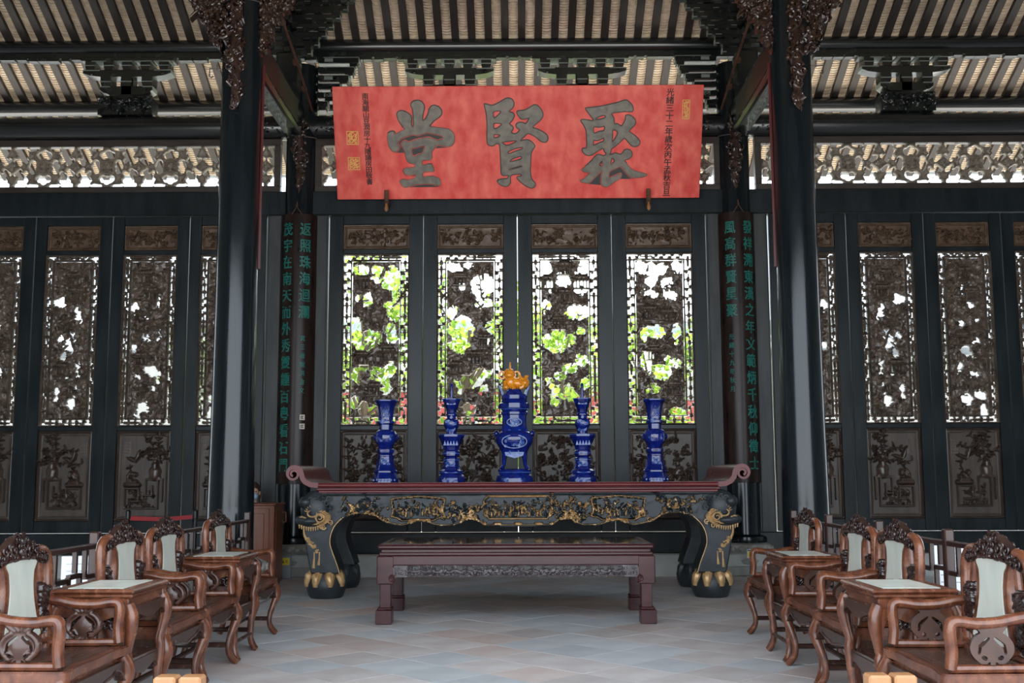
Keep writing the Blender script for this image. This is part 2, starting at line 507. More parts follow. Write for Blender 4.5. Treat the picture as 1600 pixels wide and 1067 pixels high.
        for msk, p, q in ((lo, a, b), (hi, c, d), (le, d, a), (ri, b, c)):
            w = np.stack([q[msk], p[msk], p[msk] + N, q[msk] + N], 1)
            quads.append(w); mi.append(np.zeros(len(w), np.int32))
        Q = np.concatenate(quads); MI = np.concatenate(mi)
        used = np.zeros(len(V), bool); used[Q.ravel()] = True
        remap = np.cumsum(used) - 1
        V = V[used]; Q = remap[Q]
        if mirror: V[:, 0] = s.w - V[:, 0]; Q = Q[:, ::-1]
        if warp is not None: V = warp(V)
        me = bpy.data.meshes.new(name)
        me.vertices.add(len(V)); me.vertices.foreach_set('co', V.astype(np.float32).ravel())
        me.loops.add(Q.size); me.loops.foreach_set('vertex_index', Q.astype(np.int32).ravel())
        me.polygons.add(len(Q))
        me.polygons.foreach_set('loop_start', np.arange(0, Q.size, 4, dtype=np.int32))
        me.polygons.foreach_set('material_index', MI)
        me.polygons.foreach_set('use_smooth', np.ones(len(Q), bool))
        for mm in mats: me.materials.append(MATS[mm])
        me.update(calc_edges=True)
        me.validate()
        me.set_sharp_from_angle(angle=R(55))
        return me

# ------------------------------------------------------------------ lettering
_GL = {}
def glyph(ch, offset=.0):
    key = (ch, offset)
    if key not in _GL:
        c = bpy.data.curves.new('glyph', 'FONT'); c.body = ch; c.size = 1; c.extrude = .5; c.offset = offset; c.resolution_u = 2
        o = bpy.data.objects.new('glyph', c); COL.objects.link(o)
        dg = bpy.context.evaluated_depsgraph_get()
        m = bpy.data.meshes.new_from_object(o.evaluated_get(dg))
        v = np.zeros(len(m.vertices) * 3); m.vertices.foreach_get('co', v); v = v.reshape(-1, 3)
        f = [tuple(p.vertices) for p in m.polygons]
        v[:, 0] -= .5; v[:, 1] -= .38
        _GL[key] = (v, f)
        bpy.data.meshes.remove(m); bpy.data.objects.remove(o); bpy.data.curves.remove(c)
    return _GL[key]
def put_glyph(mb, ch, x, z, w, h, depth, offset=.03, mi=0, fn=None):
    """a raised character centred at (x, z) in the x-z plane, facing -y"""
    v, f = glyph(ch, 0.)
    e = offset
    for dx, dz in ((-e, 0), (e, 0), (0, -e * .8), (0, e * .8)):   # overlapping copies thicken the strokes
        vs = [(x + (p[0] + dx) * w, -(p[2] + .5) * depth, z + (p[1] + dz) * h) for p in v]
        if fn: vs = [fn(p) for p in vs]
        mb.add(vs, f, mi)

# ================================================================== THE SETTING
YW = 15.0                    # plane of the door wall and the rear pillars
XP = 3.07                    # pillar lines
# ---- ground and floor
g = MB(); g.box(-30, 30, -30, 1.5, -.12, -.01)
tag(struct(g.build('ground_court', ['granite'])), 'pale granite paving of the front courtyard', 'paving')
g = MB(); g.box(-30, 30, 15.6, 60, -.12, -.02)
tag(struct(g.build('ground_rear', ['granite'])), 'pale granite paving of the rear courtyard', 'paving')
g = MB(); g.box(-11, 11, 1.5, 15.6, -.12, -.004)
floor = struct(g.build('floor', ['joint']))
tag(floor, 'worn clay tile floor laid in diagonal squares', 'floor')
TS = .45
def tile_mesh(m):
    q = MB(); q.box(-TS / 2 + .0012, TS / 2 - .0012, -TS / 2 + .0012, TS / 2 - .0012, -.02, 0, b=.0012)
    return q.mesh('tile', [m])
tms = [tile_mesh(m) for m in ('clay_tile', 'clay_red', 'clay_blue')]
rng = random.Random(5)
spots = []
hd = TS / math.sqrt(2)
for j in range(-2, 52):
    for i in range(-60, 61):
        if (i + j) % 2: continue
        x, y = i * hd + .1, 1.8 + j * hd
        if y > 14.55 or abs(x) > 10.7: continue
        spots.append((x, y))
def seen(p):
    return p[1] > 6.9 and abs(p[0]) < .47 * p[1] + .3 and (abs(p[0]) < 2.9 or p[1] > 9.5)
near = sorted([p for p in spots if seen(p)], key=lambda p: (abs(p[0]) > 3.0, p[1]))[:300]
ns = set(near)
rest = [MB(), MB(), MB()]
for p in spots:
    k = rng.choice((0, 0, 1, 2, 2))
    if p in ns:
        o = link('tile', tms[k], floor, (p[0], p[1], rng.uniform(-.0007, .0007)), R(45))
    else:
        q = rest[k]; m0 = q.mark(); q.box(-TS / 2 + .0012, TS / 2 - .0012, -TS / 2 + .0012, TS / 2 - .0012, -.02, 0)
        q.xf(m0, Matrix.Translation((p[0], p[1], 0)) @ Matrix.Rotation(R(45), 4, 'Z'))
q = MB()
for k in range(3): q.add(rest[k].v, rest[k].f, k)
stuff(q.build('tile', ['clay_tile', 'clay_red', 'clay_blue'], floor))

# ---- stone plinth, side walls
q = MB()
q.box(-11, 11, 14.66, 15.6, -.05, .285, b=.012)
plinth = struct(q.build('trim_1', ['stone_pale']))
tag(plinth, 'low pale stone plinth under the door wall', 'plinth')
for sx, nm in ((-1, 'wall_left'), (1, 'wall_right')):
    q = MB(); q.box(sx * 11, sx * 11.3, 1.5, 16, 0, 12)
    tag(struct(q.build(nm, ['brick_grey'])), 'grey brick gable wall of the hall', 'wall')

for sx, nm in ((-1, 'left'), (1, 'right')):  # out of view: added to narrow the front opening and deepen shade at the sides
    q = MB(); q.box(min(sx * 6.4, sx * 11), max(sx * 6.4, sx * 11), 3.9, 4.2, 0, 5.1)
    tag(struct(q.build('wall_front_added_' + nm, ['brick_grey'])), 'unseen grey brick front wall, added to cut side light, closing the %s end of the open hall front' % nm, 'wall')

# ---- roof: rafters and tile courses
SL = .5
def rz_(y): return 7.475 - SL * (y - YW)
ceiling = thing('ceiling', 'sloping roof underside of dark rafters and pale tile courses', 'ceiling', kind='structure')
PIT = .2355
Y0, Y1 = 8.0, 17.62
def slab(q, x0, x1, ya, yb, lo, hi, mi=0):
    vs = []
    for y in (ya, yb):
        for x in (x0, x1):
            for d in (lo, hi): vs.append((x, y, rz_(y) + d))
    q.add(vs, [(0, 4, 6, 2), (1, 3, 7, 5), (0, 2, 3, 1), (4, 5, 7, 6), (0, 1, 5, 4), (2, 6, 7, 3)], mi)
q = MB(); slab(q, -.052, .052, Y0, Y1, 0, .075); raf = q.mesh('rafter', ['rafter'])
q = MB()
vs = []; fs = []
n_st = 108; ys = [Y0] + [13.1 + (Y1 - 13.1) * i / n_st for i in range(n_st + 1)]
xs = (-.075, -.035, 0, .035, .075); zs = (.016, .003, 0, .003, .016)
rows = []
for i in range(len(ys) - 1):
    for y, dz in ((ys[i], 0.), (ys[i + 1], .013)):
        rows.append([(x, y, rz_(y) + .064 + z + dz) for x, z in zip(xs, zs)])
for i, rw in enumerate(rows):
    vs += rw
    if i:
        for k in range(4):
            a = (i - 1) * 5 + k; fs.append((a, a + 1, a + 6, a + 5)[::-1])
q.add(vs, fs); tco = q.mesh('tile_course', ['roof_tile'], sharp=20)
NR = 46
for i in range(-NR, NR + 1):
    link('rafter', raf, ceiling, (i * PIT + .065, 0, 0))
    link('tile_course', tco, ceiling, (i * PIT + .065 + PIT / 2, 0, 0))
q = MB(); slab(q, -11.3, 11.3, Y0, Y1 + .1, .105, .25); q.build('roof_cover', ['grey_rooftile'], ceiling)
q = MB()
zr = rz_(Y0)
q.add([(-11.3, Y0, zr + .1), (11.3, Y0, zr + .1), (11.3, 3.0, zr - 2.4), (-11.3, 3.0, zr - 2.4),
       (-11.3, Y0, zr + .25), (11.3, Y0, zr + .25), (11.3, 3.0, zr - 2.25), (-11.3, 3.0, zr - 2.25)],
      [(0, 1, 2, 3), (4, 7, 6, 5), (0, 4, 5, 1), (3, 2, 6, 7), (0, 3, 7, 4), (1, 5, 6, 2)])
q.build('front_slope', ['roof_tile'], ceiling)
q = MB(); q.box(-11, 11, 3.9, 4.2, 5.1, 8.9, b=.02)
tag(struct(q.build('front_lintel', ['lacquer'])), 'deep black lintel over the open front of the hall', 'beam')

# ---- round beams
def log(name, x0, x1, y, z, r, label, cat='beam', m='lacquer_log'):
    q = MB(); q.tube([(x0 + (x1 - x0) * i / 8, y, z) for i in range(9)], r, 28)
    return tag(struct(q.build(name, [m])), label, cat)
log('purlin', -10.9, 10.9, YW, 7.372, .102, 'black round purlin carried by the bracket sets above the plaque')
log('purlin', -10.9, 10.9, 16.04, 6.842, .112, 'black round eave purlin outside above the carved transoms')
log('purlin', -10.9, 10.9, 12.0, 8.80, .13, 'black round purlin above the two front columns')
q = MB(); q.box(-10.9, 10.9, 11.86, 12.14, 6.92, 7.3, b=.03)
tag(struct(q.build('cross_beam', ['lacquer'])), 'black square beam joining the tops of the front columns', 'beam')
q = MB()                                                     # stepped board under the purlin
q.box(-10.9, 10.9, YW - .05, YW + .05, 7.20, 7.275)
rg = random.Random(3)
x = -10.5
while x < 10.5:
    w = rg.uniform(.10, .2)
    q.box(x, x + w, YW - .06, YW + .06, 7.175 - rg.choice((0, .018)), 7.20)
    x += w + rg.uniform(.0, .05)
tag(struct(q.build('trim_2', ['bracket_dark'])), 'dark stepped board running under the bracket purlin', 'trim')

# carved beam ends share one relief
def end_carve(seed, w=.75, h=.33):
    rg = random.Random(seed); c = Carve(w, h, .011)
    for _ in range(8): c.curl(rg.uniform(.1, w - .08), rg.uniform(.08, h - .06), rg.uniform(.04, .075), rg.uniform(0, 6), rg.choice((-1, 1)), 1.3, .013, .03)
    c.scatter(.05, .04, w - .04, h - .04, 26, .03, .03, rg)
    return c
def wrap_log(zc, r, x0):
    def f(V):
        a = (V[:, 2] - .165) / r
        rr = r - V[:, 1] * .8
        return np.stack([V[:, 0] + x0, YW - rr * np.cos(a), zc + rr * np.sin(a)], 1)
    return f
ec = end_carve(2)
for x0, x1, lab in ((-XP, XP, 'middle bay'), (-8.8, -XP, 'left bay'), (XP, 8.8, 'right bay')):
    o = log('tie_beam', x0, x1, YW, 6.18, .172, 'thick black round beam over the transom of the %s' % lab)
    for k, xe in enumerate((x0 + .22, x1 - .22 - .75)):
        if abs(xe) > 6: continue
        link('end_carving', ec.mesh('end_carving', ['bracket_dark'], -.01, warp=wrap_log(6.18, .168, xe), mirror=bool(k)), o)

# ---- sill, lintel
for nm, z0, z1, y0, y1, lab in (('trim_3', .285, .560, YW - .13, YW + .13, 'black wooden sill beam below the door leaves'),
                                ('trim_4', 4.908, 5.245, YW - .10, YW + .10, 'broad black lintel beam above the door leaves')):
    q = MB(); q.box(-10.9, 10.9, y0, y1, z0, z1, b=.012)
    tag(struct(q.build(nm, ['lacquer'])), lab, 'beam')

# ---- jamb posts beside the pillars
for nm, x0, x1, m in (('trim_5', -3.475, -3.26, 'jamb_grey'), ('trim_6', -2.88, -2.625, 'jamb_grey'), ('trim_7', 2.605, 2.86, 'jamb_grey'), ('trim_8', 3.24, 3.455, 'jamb_grey')):
    q = MB(); xm = (x0 + x1) / 2
    q.box(x0, x1, YW - .03, YW + .06, .55, 4.925)
    e = x1 if xm < -3 or 0 < xm < 3 else x0
    q.box(min(x0, x1) + .02, max(x0, x1) - .02, YW - .045, YW - .03, .55, 4.925, b=.006)
    tag(struct(q.build(nm, [m])), 'weathered grey door jamb beside the %s pillar, %s side' % ('left' if xm < 0 else 'right', 'outer' if abs(xm) > 3 else 'inner'), 'jamb')

# ---- fretwork transoms
def fret_mesh(w, h, unit, x_off):
    """a board pierced by cloud, star and slit openings round square rosettes"""
    c = Carve(w, h, .0098, True); zc = h / 2
    hole = np.full(c.X.shape, -1.)
    Zr = c.Z - zc
    Xr = (c.X - x_off + unit / 2) % unit - unit / 2           # from the nearest rosette
    Xl = (c.X - x_off) % unit - unit / 2                      # from the nearest lozenge
    AX_, AZ, AL = np.abs(Xr), np.abs(Zr), np.abs(Xl)
    def circ(X, Z, x, z, r): return r - np.hypot(X - x, Z - z)
    def caps(X, Z, a, b, r):
        dx, dz = b[0] - a[0], b[1] - a[1]; t = np.clip(((X - a[0]) * dx + (Z - a[1]) * dz) / (dx * dx + dz * dz), 0, 1)
        return r - np.hypot(X - a[0] - t * dx, Z - a[1] - t * dz)
    for f in (circ(AX_, AZ, 0, .188, .05), circ(AX_, AZ, .055, .168, .042), circ(AX_, AZ, .165, 0, .046), circ(AX_, AZ, .158, .055, .038),
              circ(AX_, AZ, .30, .14, .05), caps(AX_, AZ, (.245, .19), (.355, .09), .024), caps(AX_, AZ, (.25, .085), (.35, .2), .024),
              caps(AL, AZ, (.11, .045), (.04, .10), .02), caps(AL, AZ, (.07, .262), (.17, .245), .034), caps(AX_, AZ, (.10, .272), (.2, .262), .022)):
        hole = np.maximum(hole, f)
    hole += .009 + .005 * c.noise(.03, 4, 2)
    c.F = -hole
    c.H = .004 + .032 * np.exp(-((hole + .014) / .010) ** 2)
    rg = random.Random(9)
    for k in range(-1, int(w / unit) + 2):
        x = x_off + k * unit
        c.rect(x - .092, zc - .085, x + .092, zc + .085, .014, .035)
        for sx in (-1, 1):
            for sz in (-1, 1):
                c.curl(x + sx * .045, zc + sz * .04, .034, rg.uniform(0, 6), sx, 1.1, .010, .034)
                for d in range(5): c.dot(x + sx * (.195 + .022 * math.cos(d * 1.26)), zc + sz * (.20 + .022 * math.sin(d * 1.26)), .013, .034)
        c.flower(x + unit / 2, zc, .05, .03, 6)
    c.F = -hole
    return c
for nm, x0, x1, off, lab in (('transom_fretwork', -2.83, 2.83, .45, 'middle'), ('transom_fretwork', -8.8, -3.31, .29, 'left'), ('transom_fretwork', 3.31, 8.8, .32, 'right')):
    t = thing(nm, 'carved openwork wooden transom band over the doors of the %s bay' % lab, 'transom', (x0, YW, 5.245))
    w = x1 - x0
    q = MB(); q.box(0, w, -.06, .06, 0, .09, b=.008); q.build('bottom_rail', ['fret_frame'], t)
    q = MB(); q.box(0, w, -.06, .06, .665, .765, b=.008); q.build('top_rail', ['fret_frame'], t)
    for xx in (0, w - .09):
        q = MB(); q.box(xx, xx + .09, -.058, .058, .09, .665, b=.006); q.build('end_post', ['fret_frame'], t)
    link('fretwork', fret_mesh(w - .18, .575, .89, off).mesh('fretwork', ['fret_wood'], .03, back=True), t, (.09, -.005, .09))

# ---- door leaves
Z_B, Z_T = .566, 4.902
OPEN = ((4.43, 4.78), (1.995, 4.365), (.725, 1.935))
def top_relief(w, h, seed):
    rg = random.Random(seed); c = Carve(w, h, .0085, True)
    c.rect(.012, .012, w - .012, h - .012, .014, .02); c.rect(.04, .04, w - .04, h - .04, .006, .012)
    c.H += .004 * np.clip(c.noise(.06, seed), 0, 1)
    for k in range(5):
        x = w * (.12 + .19 * k) + rg.uniform(-.03, .03)
        c.branch(x, rg.uniform(.08, .14), .16, rg.uniform(.3, 2.6), .01, .035, rg, leafL=.045, n=4)
        c.flower(x + rg.uniform(-.03, .03), rg.uniform(.12, h - .1), rg.uniform(.035, .05), .045, 6)
    c.scatter(.07, .07, w - .07, h - .07, 46, .024, .03, rg)
    return c
def low_relief(w, h, seed, dense=False):
    rg = random.Random(seed); c = Carve(w, h, .0085, True)
    c.rect(.014, .014, w - .014, h - .014, .016, .022); c.rect(.055, .055, w - .055, h - .055, .006, .012)
    if dense:                                                 # peonies, rock and birds
        for k in range(7): c.branch(rg.uniform(.15, w - .15), rg.uniform(.1, h * .5), .55, rg.uniform(.6, 2.5), .018, .03, rg, leafL=.075, n=7)
        for k in range(9): c.flower(rg.uniform(.12, w - .12), rg.uniform(.3, h - .12), rg.uniform(.06, .09), .05, 7)
        c.scatter(.1, h * .3, w - .1, h - .09, 120, .035, .035, rg)
        c.seg((w * .55, .12), (w * .75, h * .55), .13, .05, .02); c.seg((w * .3, .1), (w * .2, .3), .1, .05, .018)
        return c
    f = rg.choice((-1, 1)); X = lambda u: w / 2 + f * (u - .5) * w
    # low fretted stand, vase with a flowering branch, footed bowl of fruit
    for a in ((.18, .14, .78, .14), (.18, .14, .18, .36), (.78, .14, .78, .46), (.18, .36, .44, .36), (.44, .36, .44, .22), (.44, .22, .30, .22), (.56, .46, .86, .46), (.56, .46, .56, .28), (.56, .28, .68, .28), (.68, .28, .68, .38), (.86, .46, .86, .22)):
        c.seg((X(a[0]), a[1] * h), (X(a[2]), a[3] * h), .014, .014, .028, flat=True)
    c.seg((X(.72), .5 * h), (X(.72), .545 * h), .075, .085, .045); c.seg((X(.72), .56 * h), (X(.72), .62 * h), .035, .05, .04)
    c.seg((X(.62), .475 * h), (X(.82), .475 * h), .014, .014, .03)
    for k in range(5): c.branch(X(.72), .62 * h, .42, PI / 2 + rg.uniform(-.9, .7) , .012, .032, rg, leafL=.06, n=6, wob=.6)
    for k in range(6): c.flower(X(rg.uniform(.45, .88)), rg.uniform(.66, .92) * h, rg.uniform(.035, .055), .045, 6)
    c.leaf(X(.36), .66 * h, .16, 1.0, .035, .035); c.leaf(X(.36), .66 * h, .14, 2.5, .03, .03)
    c.seg((X(.18), .40 * h), (X(.44), .40 * h), .03, .03, .035); c.seg((X(.24), .43 * h), (X(.38), .43 * h), .035, .035, .04)
    for k in range(7): c.dot(X(.31 + rg.uniform(-.08, .08)), (.455 + rg.uniform(0, .07)) * h, .035, .042)
    c.branch(X(.3), .5 * h, .16, 1.5, .008, .03, rg, leafL=.05, n=3)
    c.scatter(X(.25) if f > 0 else X(.7), .15 * h, X(.7) if f > 0 else X(.25), .34 * h, 40, .028, .028, rg)
    for k in range(4):                                        # faint incised lines of writing
        for j in range(5): c.seg((X(.12 + .035 * k), (.72 + .035 * j) * h), (X(.13 + .035 * k), (.735 + .035 * j) * h), .006, .006, .004)
    return c
# through-holes of the four middle lattices (cx, cy, rx, ry) in hundredths of the opening
HOLES = [
 [(26, 9, 10, 3), (51, 9, 8, 2.4), (73, 12, 9, 4), (79, 24, 4, 9), (51, 15, 7, 1.8), (21, 26, 4.5, 2), (37, 27, 4.5, 3), (68, 18, 8, 2.6), (72, 30, 7.5, 2), (74, 35, 8, 3.2), (21, 43, 7, 5), (43, 50, 15, 4.4), (23, 51, 7, 3.6), (34, 55, 9, 3), (74, 47, 7, 4.4), (34, 67, 7.5, 1.8), (57, 70, 15, 3.6), (66, 77, 5.6, 3.6), (75, 67, 4.5, 2.6), (21, 72, 5, 3.6), (19, 87, 5.5, 3), (38, 90, 13, 3.6)],
 [(27, 8, 10, 2.4), (47, 7, 9, 1.3), (38, 19, 4, 1.2), (68, 19, 15, 6), (73, 15, 9, 3), (23, 35, 7.5, 3.6), (36, 44, 17, 7.4), (33, 54, 13, 4), (68, 29, 9, 2.2), (79, 44, 4.5, 3), (78, 51, 4, 1.5), (51, 75, 18, 3.6), (70, 70, 9, 2.2), (36, 78, 7.5, 3), (49, 91, 9, 2.4), (70, 78, 4.5, 3.6)],
 [(22, 9, 7, 4.2), (78, 9, 7, 4.4), (28, 18, 4, 5), (43, 15, 5.6, 3.6), (52, 15, 7, 4.4), (69, 18, 5.6, 5), (80, 18, 4, 6), (22, 31, 5.6, 3.2), (71, 35, 15, 4), (36, 52, 17, 6), (62, 50, 4.5, 2), (71, 46, 5.6, 1.5), (75, 63, 7, 3.6), (56, 67, 11, 3), (41, 72, 7.5, 2.2), (45, 81, 15, 4.2), (60, 84, 7.5, 2.2), (79, 76, 4.5, 3), (36, 87, 7, 2.2), (28, 76, 4.5, 3)],
 [(22, 9, 7, 3.6), (41, 10, 7, 4.2), (54, 9, 9, 3.6), (77, 9, 7.5, 3.6), (37, 17, 9, 2.6), (63, 17, 9, 2.2), (37, 24, 9, 1.5), (67, 25, 9, 1.8), (41, 46, 15, 3.6), (26, 49, 5.6, 3), (73, 47, 5.6, 4.4), (29, 63, 9, 5), (46, 70, 15, 5), (39, 79, 9, 3.6), (73, 65, 5.6, 2), (60, 66, 4.5, 3.6), (79, 94, 9, 3.2), (71, 92, 7.5, 1.8)]]
SIDE_HOLES = [
 [(55, 23, 3, 2.5), (42, 32, 8, 2), (30, 40, 5, 1.6), (58, 42, 5, 1.6), (35, 52, 6, 1.6), (52, 58, 10, 3), (46, 61, 9, 1.8), (66, 68, 4, 3.6), (34, 72, 4, 1.8), (44, 73, 4, 2), (32, 84, 9, 3), (55, 86, 9, 3), (26, 92, 4, 2.4), (70, 50, 4, 1.5)],
 [(66, 28, 3.6, 2.4), (24, 31, 4, 2), (45, 36, 4.5, 2), (33, 46, 4.5, 1.6), (45, 49, 10, 3), (24, 55, 4, 2), (70, 46, 3.5, 3), (58, 68, 14, 3), (33, 72, 4, 2.4), (72, 71, 4, 4), (45, 89, 10, 4.4), (35, 94, 5, 2), (62, 78, 4, 2)],
 [(28, 28, 9, 3), (62, 36, 7, 4.2), (30, 48, 4, 1.5), (50, 54, 10, 4), (40, 59, 5, 3), (46, 70, 5, 1.6), (66, 70, 4.5, 5), (30, 82, 4, 3.6), (55, 88, 8, 2.6), (60, 83, 4, 1.4), (50, 47, 4, 1.4)]]
def lattice(w, h, holes, seed, detail):
    rg = random.Random(seed); c = Carve(w, h, .0082)
    bw = .118 if w > .8 else .10
    F = c.F
    # ground of the middle picture, opened by the holes
    x0, x1, z0, z1 = bw + .02, w - bw - .02, bw + .015, h - bw * .75 - .02
    body = np.minimum(np.minimum(c.X - x0, x1 - c.X), np.minimum(c.Z - z0, z1 - c.Z))
    nz = c.noise(.085, seed, 3)
    hole = np.full(c.X.shape, -1.)
    for hx, hy, rx, ry in holes:
        cx_, cz_ = hx / 100 * w, h - hy / 100 * h; rx_, rz__ = rx / 100 * w, ry / 100 * h
        d = 1 - np.hypot((c.X - cx_) / rx_, (c.Z - cz_) / rz__)
        hole = np.maximum(hole, d * min(rx_, rz__))
    hole = hole * 1.1 + nz * .055 + c.noise(.025, seed + 3, 2) * .016 + (.016 if w > .8 else .006)
    c.F = np.minimum(body, -hole)
    c.H = .006 + .018 * np.clip(c.noise(.05, seed + 7, 3) + .3, 0, 1)
    # foliage, rocks and figures worked over the ground and its rims
    n = 330 if w > .8 else 330
    for _ in range(n):
        x, z = rg.uniform(x0 + .02, x1 - .02), rg.uniform(z0 + .02, z1 - .02)
        i, k = int(x / c.cx), int(z / c.cz)
        if hole[k, i] > .006: continue
        t = rg.random(); s_ = rg.uniform(.02, .04); hh = rg.uniform(.02, .042)
        if t < .4: c.leaf(x, z, s_ * 2.2, rg.uniform(0, 6.3), hh, s_ * .38, bend=rg.uniform(-1.2, 1.2))
        elif t < .55: c.curl(x, z, s_, rg.uniform(0, 6.3), rg.choice((-1, 1)), 1., s_ * .28, hh, k=6)
        elif t < .7: c.seg((x, z), (x, z - s_ * 1.4), s_ * .4, s_ * .55, hh); c.dot(x, z + s_ * .5, s_ * .32, hh)
        elif t < .88: c.flower(x, z, s_, hh, 5, a0=rg.uniform(0, 3))
        else: c.seg((x, z), (x + rg.uniform(-.08, .08), z + rg.uniform(-.05, .05)), .008, .008, hh)
    # pavilions: roofs, eaves and posts
    for px, py in detail:
        x, z = px / 100 * w, h - py / 100 * h
        c.stroke([(x - .13, z + .012), (x - .09, z), (x + .09, z), (x + .13, z + .012)], .012, .05)
        c.seg((x - .07, z + .035), (x + .07, z + .035), .03, .03, .042); c.seg((x - .06, z + .075), (x + .06, z + .075), .01, .01, .048)
        for k in range(-3, 4): c.seg((x + k * .025, z + .06), (x + k * .032, z + .01), .004, .004, .05)
        for k in (-.07, -.025, .025, .07): c.seg((x + k, z), (x + k, z - .11), .009, .009, .042)
        c.seg((x - .1, z - .115), (x + .1, z - .115), .012, .012, .045)
    # slanting boughs
    for k in range(3 if w > .8 else 2):
        c.branch(rg.uniform(x0, x1), rg.uniform(z0, z1 - .5), .5, rg.uniform(.8, 2.3), .016, .045, rg, leafL=.055, n=7)
    # border band: two rails, beads, curls and small lozenges between
    c.rect(bw, bw, w - bw, h - bw * .75, .011, .04); c.rect(.008, .008, w - .008, h - .008, .012, .04)
    def unit(x, z, along):
        t = rg.random(); r_ = bw * .30
        if t < .45:
            for sgn in (-1, 1): c.curl(x + (sgn * r_ * .75 if along == 'x' else sgn * bw * .2), z + (sgn * r_ * .75 if along == 'z' else sgn * bw * .17), r_ * .62, rg.uniform(0, 6), sgn, 1.1, .0085, .03, k=6)
            c.seg((x - bw * .4, z), (x + bw * .4, z), .007, .007, .025) if along == 'z' else c.seg((x, z - bw * .33), (x, z + bw * .33), .007, .007, .025)
        elif t < .75:
            c.flower(x, z, r_ * .95, .035, 6)
            for sgn in (-1, 1):
                if along == 'z': c.seg((x, z + sgn * r_), (x, z + sgn * bw * .62), .008, .008, .02)
                else: c.seg((x + sgn * r_, z), (x + sgn * bw * .62, z), .008, .008, .02)
            c.seg((x - bw * .45, z), (x + bw * .45, z), .007, .007, .025) if along == 'z' else c.seg((x, z - bw * .35), (x, z + bw * .35), .007, .007, .025)
        else:
            if along == 'z':
                c.seg((x, z - bw * .5), (x, z + bw * .5), .013, .02, .03); c.seg((x - bw * .42, z + .03), (x + bw * .42, z + .03), .008, .008, .025)
            else:
                c.seg((x - bw * .5, z), (x + bw * .5, z), .02, .013, .03); c.seg((x, z - bw * .34), (x, z + bw * .34), .008, .008, .025)
    nv = int((h - .1) / (bw * 1.02))
    for k in range(nv):
        z = .06 + (h - .12) * (k + .5) / nv
        unit(bw * .5, z, 'z'); unit(w - bw * .5, z, 'z')
    nh = int((w - 2 * bw) / (bw * 1.02)) + 1
    for k in range(nh):
        x = bw + (w - 2 * bw) * (k + .5) / nh
        unit(x, bw * .5, 'x'); unit(x, h - bw * .38, 'x')
    return c
PAV = [[(32, 16), (30, 60), (70, 58), (50, 78)], [(35, 14), (72, 50), (60, 60), (30, 66)], [(50, 8), (25, 16), (75, 16), (50, 24), (40, 40)], [(60, 36), (40, 58), (70, 78), (35, 34)]]
SPAV = [[(50, 12), (40, 24), (60, 50)], [(45, 12), (55, 22), (40, 60)], [(50, 13), (60, 22), (40, 66)]]
def wire_mesh(w, h, st=.026):
    q = MB(); k = 0
    t = -h
    while t < w:
        for sg in (1, -1):
            xa, za = max(t, 0), max(-t, 0); xb = min(w, t + h); zb = xb - t
            a, b = ((xa, za), (xb, zb)) if sg > 0 else ((w - xa, za), (w - xb, zb))
            if abs(xb - xa) > .01: q.bar((a[0], .0, a[1]), (b[0], .0, b[1]), .006, .004, up=(0, 1, 0))
        t += st
    return q.mesh('wire_screen', ['wire'])
door_no = 0
cache = {}
def leaf_door(xc, wl, wo, lat_key, seed, dense, screen, where, mirror=False):
    global door_no
    door_no += 1
    t = thing('door_%d' % door_no, 'tall black door leaf with carved brown panels, %s' % where, 'door', (xc, YW, Z_B), kind='structure')
    hh = Z_T - Z_B; sw = (wl - wo) / 2
    for sx in (-1, 1):
        q = MB(); x0 = sx * wl / 2; x1 = sx * (wl / 2 - sw)
        q.box(min(x0, x1), max(x0, x1), -.055, .035, 0, hh, b=.007)
        q.box(min(x1, x1 + sx * .02), max(x1, x1 + sx * .02), -.062, -.055, .1, hh - .08)
        q.build('stile', ['lacquer'], t)
    zs_ = [0, OPEN[2][0] - Z_B, OPEN[2][1] - Z_B, OPEN[1][0] - Z_B, OPEN[1][1] - Z_B, OPEN[0][0] - Z_B, OPEN[0][1] - Z_B, hh]
    for k in range(0, 8, 2):
        q = MB(); q.box(-wo / 2, wo / 2, -.05, .03, zs_[k], zs_[k + 1], b=.006); q.build('rail', ['lacquer'], t)
    for nm, k, fn in (('top_panel', 0, top_relief), ('bottom_panel', 2, low_relief)):
        z0, z1 = OPEN[k]; key = (nm, round(wo, 2), seed % 3 if not dense else seed, dense)
        if key not in cache:
            c = top_relief(wo, z1 - z0, seed) if k == 0 else low_relief(wo, z1 - z0, seed, dense)
            c.G = (c.H > .0125) * 1.
            cache[key] = c.mesh(nm, ['carved_brown', 'carved_brown'] if k == 0 else ['panel_ground', 'panel_carving'], .02, mirror=mirror, gold=True, hs=1.5 if k == 0 else 1.7)
        link(nm, cache[key], t, (-wo / 2, -.012, z0 - Z_B))
    key = ('lat', lat_key, mirror)
    z0, z1 = OPEN[1]
    if key not in cache:
        hs, pv = (HOLES[lat_key], PAV[lat_key]) if lat_key < 4 else (SIDE_HOLES[lat_key - 4], SPAV[lat_key - 4])
        cache[key] = lattice(wo, z1 - z0, hs, 20 + lat_key, pv).mesh('lattice_panel', ['lattice_brown'], .02, mirror=mirror, hs=1.7)
    link('lattice_panel', cache[key], t, (-wo / 2, -.005, z0 - Z_B))
    if screen:
        if 'wire' not in cache: cache['wire'] = wire_mesh(.74, 2.37)
        stuff(link('wire_screen', cache['wire'], t, (-.37, .03, z0 - Z_B)))
    return t
ORD = ('first', 'second', 'third', 'fourth')
for k in range(4):
    leaf_door(-1.96 + 1.302 * k, 1.296, .92, k, 30 + k, True, False, '%s from the left under the red plaque' % ORD[k])
for k in range(4):
    leaf_door(-4.015 - 1.072 * k, 1.06, .742, 4 + k % 3, 40 + k, False, True, '%s leaf leftward of the left front column' % ORD[k])
